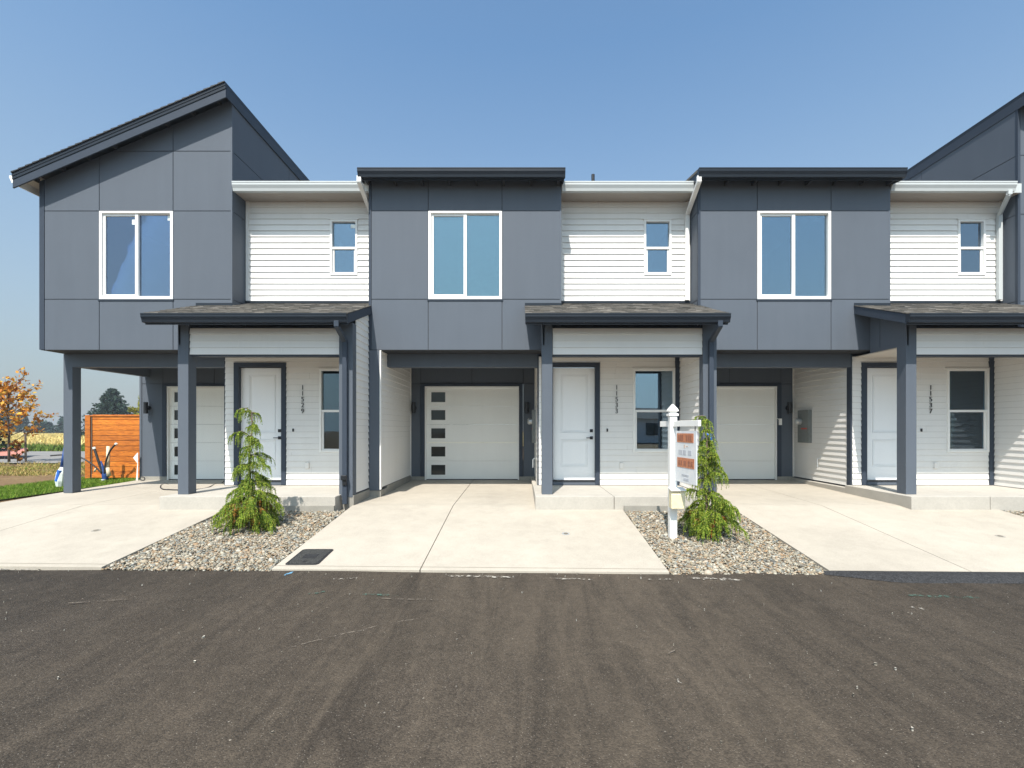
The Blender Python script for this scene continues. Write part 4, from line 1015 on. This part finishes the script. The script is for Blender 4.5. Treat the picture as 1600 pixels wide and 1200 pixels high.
def weeping(name, base, H, levels, tip, label, brown, ribbon=False):
    """levels: (height fraction, reach left, reach right, reach in depth, number of branches)"""
    root = thing(name, base, label, 'conifer', 'young weeping conifers in the gravel beds')
    b0 = Vector(base)
    tr = [b0+Vector((.02*math.sin(i*1.1), .015*math.cos(i*1.7), H*.93*i/8)) for i in range(9)]
    tr += [tr[-1]+Vector((tip*.3, -.02, .07*H/2)), tr[-1]+Vector((tip*.75, -.03, .06)), tr[-1]+Vector((tip, -.03, .0))]
    br = MB().tube(tr, [.022-.0014*i for i in range(12)], 8); roots = []; dirs = []; lens = []; rb = []; db = []; lb = []
    for (f, rl, rr, rd, n) in levels:
        for k in range(n):
            a = 2*math.pi*(k+random.uniform(-.3, .3))/n+f*7
            cxy = Vector((math.cos(a), math.sin(a), 0)); reach = (rr if cxy.x > 0 else rl)*abs(cxy.x)+rd*abs(cxy.y); reach *= random.uniform(.6, 1.18); up = random.uniform(.2, .75)
            hz = f*H+random.uniform(-.04, .04)*H/2
            ti = min(hz/(H*.93)*8, 7.99); p = tr[int(ti)].lerp(tr[int(ti)+1], ti-int(ti))
            pts = [p+cxy*reach*t+Vector((0, 0, up*reach*math.sin(min(t*2.0, 1.7))-.42*reach*t*t*1.2)) for t in np.linspace(0, 1, 7)]
            br.tube(pts, [.007-.0008*i for i in range(7)], 5)
            ns = max(7, int(reach*88))
            for s in range(ns):
                t = random.uniform(.12, 1.0)**.8; i = min(int(t*6), 5); q = pts[i].lerp(pts[i+1], t*6-i)
                if q.z < b0.z+.04: continue
                dd = (cxy*random.uniform(.3, 1)+Vector((random.uniform(-.8, .8), random.uniform(-.8, .8), random.uniform(-.2, .3))))
                L = random.uniform(.07, .19)
                L = min(L, max(.05, q.z-b0.z))
                isb = hz < brown*H and reach < 9 and t < .62 and random.random() < .35
                (rb if isb else roots).append(tuple(q)); (db if isb else dirs).append(tuple(dd)); (lb if isb else lens).append(L)
    for i in range(2, 12):                                        # sprays close to the leader
        for s in range(7 if i > 7 else 4):
            roots.append(tuple(tr[i].lerp(tr[i-1], random.random()))); a = random.uniform(0, 6.28)
            dirs.append((math.cos(a), math.sin(a), .2)); lens.append(random.uniform(.05, .12))
    br.build('trunk', M['greybark'], root, smooth=True)
    V, T = spray_mesh(roots, dirs, lens, 42, (.023, .0044), 1.15); fastmesh('foliage', V, T, M['leaf_c'], root)
    if rb:
        V, T = spray_mesh(rb, db, lb, 20, (.03, .007), .9); o = fastmesh('foliage', V, T, M['leaf_brown'], root); o['label'] = 'dead brown inner foliage near the base'
    if ribbon:
        q = tr[7]
        MB().tube([q+Vector((-.035, -.03, .03)), q+Vector((0, -.045, .0)), q+Vector((.04, -.03, .02)), q+Vector((.05, -.04, -.06)), q+Vector((.07, -.04, -.15))], [.012, .018, .012, .014, .008], 6).build('ribbon', M['ribbon'], root)
    return root
c1 = (-4.33, 7.72, dz(7.72)-.03)
weeping('weeping_conifer', c1, 2.02,
        [(.07, .28, .30, .30, 9), (.12, .52, .40, .36, 11), (.19, .56, .46, .38, 11), (.27, .24, .30, .26, 8), (.33, .12, .34, .18, 5), (.38, .18, .20, .18, 5), (.45, .18, .12, .12, 4), (.51, .25, .16, .12, 4), (.58, .10, .40, .14, 4), (.66, .12, .22, .12, 4), (.73, .30, .07, .10, 4), (.82, .07, .26, .10, 3), (.91, .10, .08, .06, 3)],
        -.22, 'left weeping conifer with broad skirts in front of the 11529 door', .22)
c2 = (2.83, 7.42, dz(7.42)-.03)
weeping('weeping_conifer', c2, 1.92,
        [(.06, .22, .26, .30, 7), (.12, .30, .38, .34, 11), (.20, .32, .42, .34, 11), (.28, .26, .38, .26, 7), (.36, .12, .16, .14, 4), (.46, .10, .20, .12, 6), (.54, .11, .22, .12, 7), (.62, .11, .22, .12, 7), (.69, .08, .16, .10, 5), (.77, .05, .09, .06, 4), (.85, .08, .04, .05, 3), (.92, .08, .03, .05, 3)],
        -.20, 'right weeping conifer, slim and tied with a blue ribbon, beside the for sale post', .16, True)

def leafy_tree(name, base, H, spread, label, mat, nb, nl, leaf, cat='tree', start=.3, up=.6):
    root = thing(name, base, label, cat); b0 = Vector(base)
    tr = [b0+Vector((.03*math.sin(i), .02*math.cos(i*2), H*.9*i/7)) for i in range(8)]
    br = MB().tube(tr, [.045*H/3.3*(1-.1*i) for i in range(8)], 8); pos = []
    for k in range(nb):
        f = start+(1-start)*(k+.5)/nb; a = k*2.4+random.uniform(-.4, .4)
        p = tr[0].lerp(tr[-1], f*.97); L = spread*(1.12-.75*abs(f-.45))*random.uniform(.7, 1.15)
        d = Vector((math.cos(a), math.sin(a), up*(.5+f))).normalized()
        pts = [p+d*L*t+Vector((0, 0, .10*L*t*t)) for t in np.linspace(0, 1, 6)]
        br.tube(pts, [.016*(1-.15*i) for i in range(6)], 5)
        for s in range(5):
            t = random.uniform(.3, .95); i = min(int(t*5), 4); q = pts[i]
            d2 = (d+Vector((random.uniform(-1, 1), random.uniform(-1, 1), random.uniform(-.3, .8)))).normalized(); L2 = L*random.uniform(.2, .42)
            tw = [q+d2*L2*u for u in (0, .5, 1)]; br.tube(tw, [.007, .005, .003], 4)
            for u in range(nl): pos.append(q+d2*L2*random.uniform(.2, 1.05)+Vector([random.gauss(0, .055*spread) for _ in range(3)]))
    br.build('trunk', M['bark'], root, smooth=True)
    n = len(pos); Pq = np.array([p[:] for p in pos]); A_ = rng.normal(0, 1, (n, 3)); A_ /= np.linalg.norm(A_, axis=1)[:, None]
    B_ = np.cross(A_, rng.normal(0, 1, (n, 3))); B_ /= np.linalg.norm(B_, axis=1)[:, None]; s = leaf*rng.uniform(.6, 1.4, n)[:, None]
    V = np.stack([Pq-A_*s, Pq-B_*s*.55, Pq+A_*s, Pq+B_*s*.55], 1).reshape(-1, 3)
    fastmesh('crown', V, np.arange(n*4).reshape(n, 4), mat, root); return root
at_ = leafy_tree('autumn_tree', (-20.6, 19.4, -.14), 3.35, 1.25, 'young tree with orange autumn leaves beyond the lawn at the left edge', M['leaf_a'], 22, 10, .078, start=.24, up=.75)
# stakes and guy of the young tree
st = thing('tree_stake', (-19.7, 19.2, -.12), 'short wooden stake right of the orange autumn tree', 'stake')
MB().tube([(-19.7, 19.2, -.15), (-19.72, 19.2, 1.02)], .035, 8).build('stake', M['greybark'], st)
MB().tube([(-20.55, 19.4, .74), (-20.1, 19.3, .70), (-19.71, 19.2, .73)], .012, 6).build('tie', M['rubber'], st)
leafy_tree('red_sapling', (-19.85, 19.0, -.14), .95, .26, 'small red leaved sapling at the foot of the wooden stake', M['leaf_brown'], 10, 8, .05, 'sapling', .1)
leafy_tree('yellow_tree', (-42.6, 55, -.14), 4.9, 1.9, 'yellow green tree top between the cedar fence and the carport wall', M['leaf_y'], 22, 40, .16)

def conifer(name, base, H, Rd, label, mat, tiers=24, per=15, quads=22, q=.16):
    root = thing(name, base, label, 'conifer tree') if label else None
    b0 = np.array(base); V = []
    for t in range(tiers):
        f = (t+.5)/tiers; z = H*(.08+.92*f); R = Rd*(1-f)**.75+.12
        for k in range(per if f < .8 else per//2):
            a = rng.uniform(0, 2*np.pi); r = R*rng.uniform(.75, 1.18); d = np.array([np.cos(a), np.sin(a), 0])
            for s in range(quads):
                u = rng.uniform(.08, 1); p = b0+d*r*u+np.array([0, 0, z-.28*r*u+.22*r*u*u+rng.normal(0, .05*H/8)])
                p = p+rng.normal(0, .028*Rd*(1.15-u), 3); ax = d*rng.uniform(.4, 1)+rng.normal(0, .45, 3); ax[2] -= .25; ax /= np.linalg.norm(ax)
                w = np.cross(ax, rng.normal(0, 1, 3)); w /= np.linalg.norm(w); L = q*rng.uniform(.7, 1.5)
                V += [p, p+ax*L*.5+w*L*.28, p+ax*L, p+ax*L*.5-w*L*.28]
    V = np.array(V)
    if root is None: return V
    MB().tube([(base[0], base[1], base[2]-.1), (base[0], base[1], base[2]+H*.95)], [.03*H, .005*H], 8).build('trunk', M['bark'], root)
    fastmesh('crown', V, np.arange(len(V)).reshape(-1, 4), mat, root); return root
conifer('spruce_tree', (-63.5, 75, -.14), 7.6, 4.4, 'dark blue green spruce rising behind the cedar fence', M['needle'], 22, 15, 30, .30)
conifer('small_conifer', (-24.6, 22.3, -.1), 2.6, .85, 'dark low conifer at the left edge behind the orange tree', M['needle'], 14, 12, 14, .14)
Vs = []
for i in range(60):
    x = -212+i*3.3+random.uniform(-1, 1); y = 150+random.uniform(-8, 12)
    Hh = random.uniform(4.6, 7.4)+1.6*math.sin(i*.55)
    Vs.append(conifer('', (x, y, -.2), Hh, random.uniform(1.8, 2.8), None, None, 11, 9, 7, .85))
Vs = np.concatenate(Vs)
o = fastmesh('distant_wood', Vs, np.arange(len(Vs)).reshape(-1, 4), M['wood_far']); tag(o, 'far off dark band of conifer woodland behind the golden field', 'woodland', kind='stuff')

# ------------------------------------------------------------------ cedar fence panel
fx0, fx1, fy = -11.86, -10.12, 13.15
fe = thing('cedar_fence', ((fx0+fx1)/2, fy, -.15), 'orange stained cedar fence section with horizontal boards beside the carport', 'fence')
b = MB(); z = -.08
while z < 1.54:
    b.box(fx0+.18, fx1, fy+random.uniform(0, .004), fy+.022, z, z+.132); z += .142
b.build('board', M['cedar'], fe, bevel=.003)
MB().box(fx0+.18, fx1, fy+.026, fy+.04, -.1, 1.56).build('backing', M['bark'], fe)
MB().box(fx0, fx0+.14, fy-.03, fy+.09, -.25, 1.60).build('fence_post', M['cedar'], fe, bevel=.004)
MB().box(fx0+.145, fx0+.178, fy-.006, fy+.03, -.12, 1.57).build('trim_board', M['bark'], fe)
MB().box(fx1-.22, fx1-.02, fy-.022, fy-.001, -.12, 1.57).build('trim_board', M['cedar'], fe, bevel=.003)
MB().box(fx0+.14, fx1, fy-.024, fy+.03, 1.57, 1.60).box(fx0+.18, fx1-.22, fy-.022, fy-.001, -.10, -.0).build('rail', M['cedar'], fe, bevel=.003)

# conduit bundle coming out of the lawn
bx, by, bz = -10.98, 12.72, -.15
cb = thing('conduit_bundle', (bx, by, bz), 'black cables and cream pipe bundled in blue tape before the cedar fence', 'cable bundle')
V3 = lambda a, b_, c: (bx+a, by+b_, bz+c)
MB().tube([V3(.04, 0, -.05), V3(.0, 0, .18), V3(-.06, 0, .36), V3(-.12, 0, .52)], [.075, .06, .05, .035], 12).build('blue_wrap', M['blue'], cb, smooth=True)
MB().tube([V3(.03, -.08, -.02), V3(.04, -.08, .05)], .05, 12).build('collar', M['sticker'], cb)
MB().tube(smooth([V3(-.02, -.03, .22), V3(-.12, -.04, .52), V3(-.20, -.03, .74), V3(-.25, -.02, .86)]), .03, 10).build('cable', M['rubber'], cb, smooth=True)
MB().tube(smooth([V3(.02, -.03, .2), V3(.06, -.03, .50), V3(.18, -.04, .80), V3(.33, -.04, .98)]), .022, 10).build('cable', M['rubber'], cb, smooth=True)
MB().tube(smooth([V3(-.02, -.05, .2), V3(-.25, -.08, .45), V3(-.6, -.1, .66), V3(-.95, -.12, .70), V3(-1.3, -.12, .68)]), .018, 10).build('cable', M['rubber'], cb, smooth=True)
MB().tube([V3(.04, .05, .1), V3(.06, .05, .92)], .042, 12).build('pipe', M['cream'], cb, smooth=True)
MB().tube([V3(.14, -.02, .14), V3(.10, -.02, .36)], [.055, .04], 10).tube([V3(-.22, -.05, .26), V3(-.17, -.05, .36)], .022, 8).build('pipe_cap', M['cream'], cb, smooth=True)
MB().tube([V3(.325, -.04, .97), V3(.35, -.04, 1.0)], .03, 8).tube([V3(-.245, -.02, .85), V3(-.262, -.02, .90)], .036, 8).build('cable_end', M['sticker'], cb)
# white wrap sheet caught at the wall corner
wx, wy = -10.14, 12.70
b = MB(); pr = [(.015, -.12), (.025, .18), (.05, .30), (-.06, .47), (.05, .60), (.07, .6), (.07, -.12)]
b.prism(pr, lambda u, v, w: (wx+u, wy+w+.02*math.sin(v*9), v), 0, .004)
tag(b.build('wrap_sheet', M['siding']), 'torn strip of white house wrap sticking out at the carport wall corner', 'house wrap')
# wrapped tube behind the carport post
tx, ty = -10.72, 11.25
tb = thing('wrapped_tube', (tx, ty, -.15), 'dark blue tube with blue and white plastic at its foot, leaning behind the carport post', 'wrapped tube')
MB().tube([(tx, ty, .25), (tx+.10, ty, .80)], .035, 10).build('tube', M['blue'], tb, smooth=True)
MB().tube([(tx-.03, ty, -.12), (tx-.02, ty, .02), (tx, ty, .20), (tx+.03, ty, .34)], [.07, .10, .09, .04], 9).build('plastic_wrap', M['sticker'], tb, smooth=False)
MB().tube([(tx-.03, ty-.05, .02), (tx+.02, ty-.06, .27)], [.055, .04], 8).build('plastic_wrap', M['ribbon'], tb)
# low faded red panel on thin legs by the side road
rp = thing('low_table', (-23.2, 21.5, -.1), 'faded red low platform on thin dark legs by the side road', 'platform')
M['fadedred'] = plain('faded_red', (.50, .20, .15), .7)
MB().add([(-26, 21.2, .05), (-22.0, 21.2, .05), (-23.9, 23.4, .30), (-28, 23.4, .30), (-26, 21.2, .02), (-22.0, 21.2, .02), (-23.9, 23.4, .27), (-28, 23.4, .27)], [(0, 1, 2, 3), (4, 7, 6, 5), (0, 4, 5, 1), (1, 5, 6, 2), (2, 6, 7, 3), (3, 7, 4, 0)]).build('cover', M['fadedred'], rp)
b = MB()
for x in (-25, -23.6, -22.7, -22.2): b.tube([(x, 21.25, .04), (x+.12, 21.1, -.12)], .025, 6)
b.tube([(-26, 21.2, .01), (-21.7, 21.1, .05)], .02, 6)
b.build('frame', M['rubber'], rp)

# ------------------------------------------------------------------ across the street (seen only as reflections in the panes)
nb = thing('neighbour_house', (6, -42, -.6), 'grey house across the street, seen as a reflection in the porch window panes', 'house')
MB().box(-10, 20, -48, -42, -.6, 2.6).build('wall', M['siding'], nb)
b = MB().prism([(-48.4, 2.6), (-41.5, 2.6), (-45, 4.1)], lambda u, v, w: (w, u, v), -10.4, 20.4); b.build('roof', M['shingle'], nb)
b = MB()
for x in (-7, -1, 5, 11, 17): b.box(x-.8, x+.8, -41.995, -41.9, .4, 2.0)
b.build('window', M['dglass'], nb)

# ------------------------------------------------------------------ smoky air
hb = MB().box(-335, 305, -265, 405, -1.7, 9.6)
m = NT('smoky_air'); m.t.nodes.remove(m.b); pv = m.n('ShaderNodeVolumePrincipled'); pv.inputs['Density'].default_value = .0007
pv.inputs['Color'].default_value = (.86, .92, 1, 1); pv.inputs['Anisotropy'].default_value = .2; m.l(pv.outputs[0], m.out.inputs['Volume'])
tag(hb.build('haze', m.m), 'thin smoky summer haze in the air', 'haze', kind='stuff')
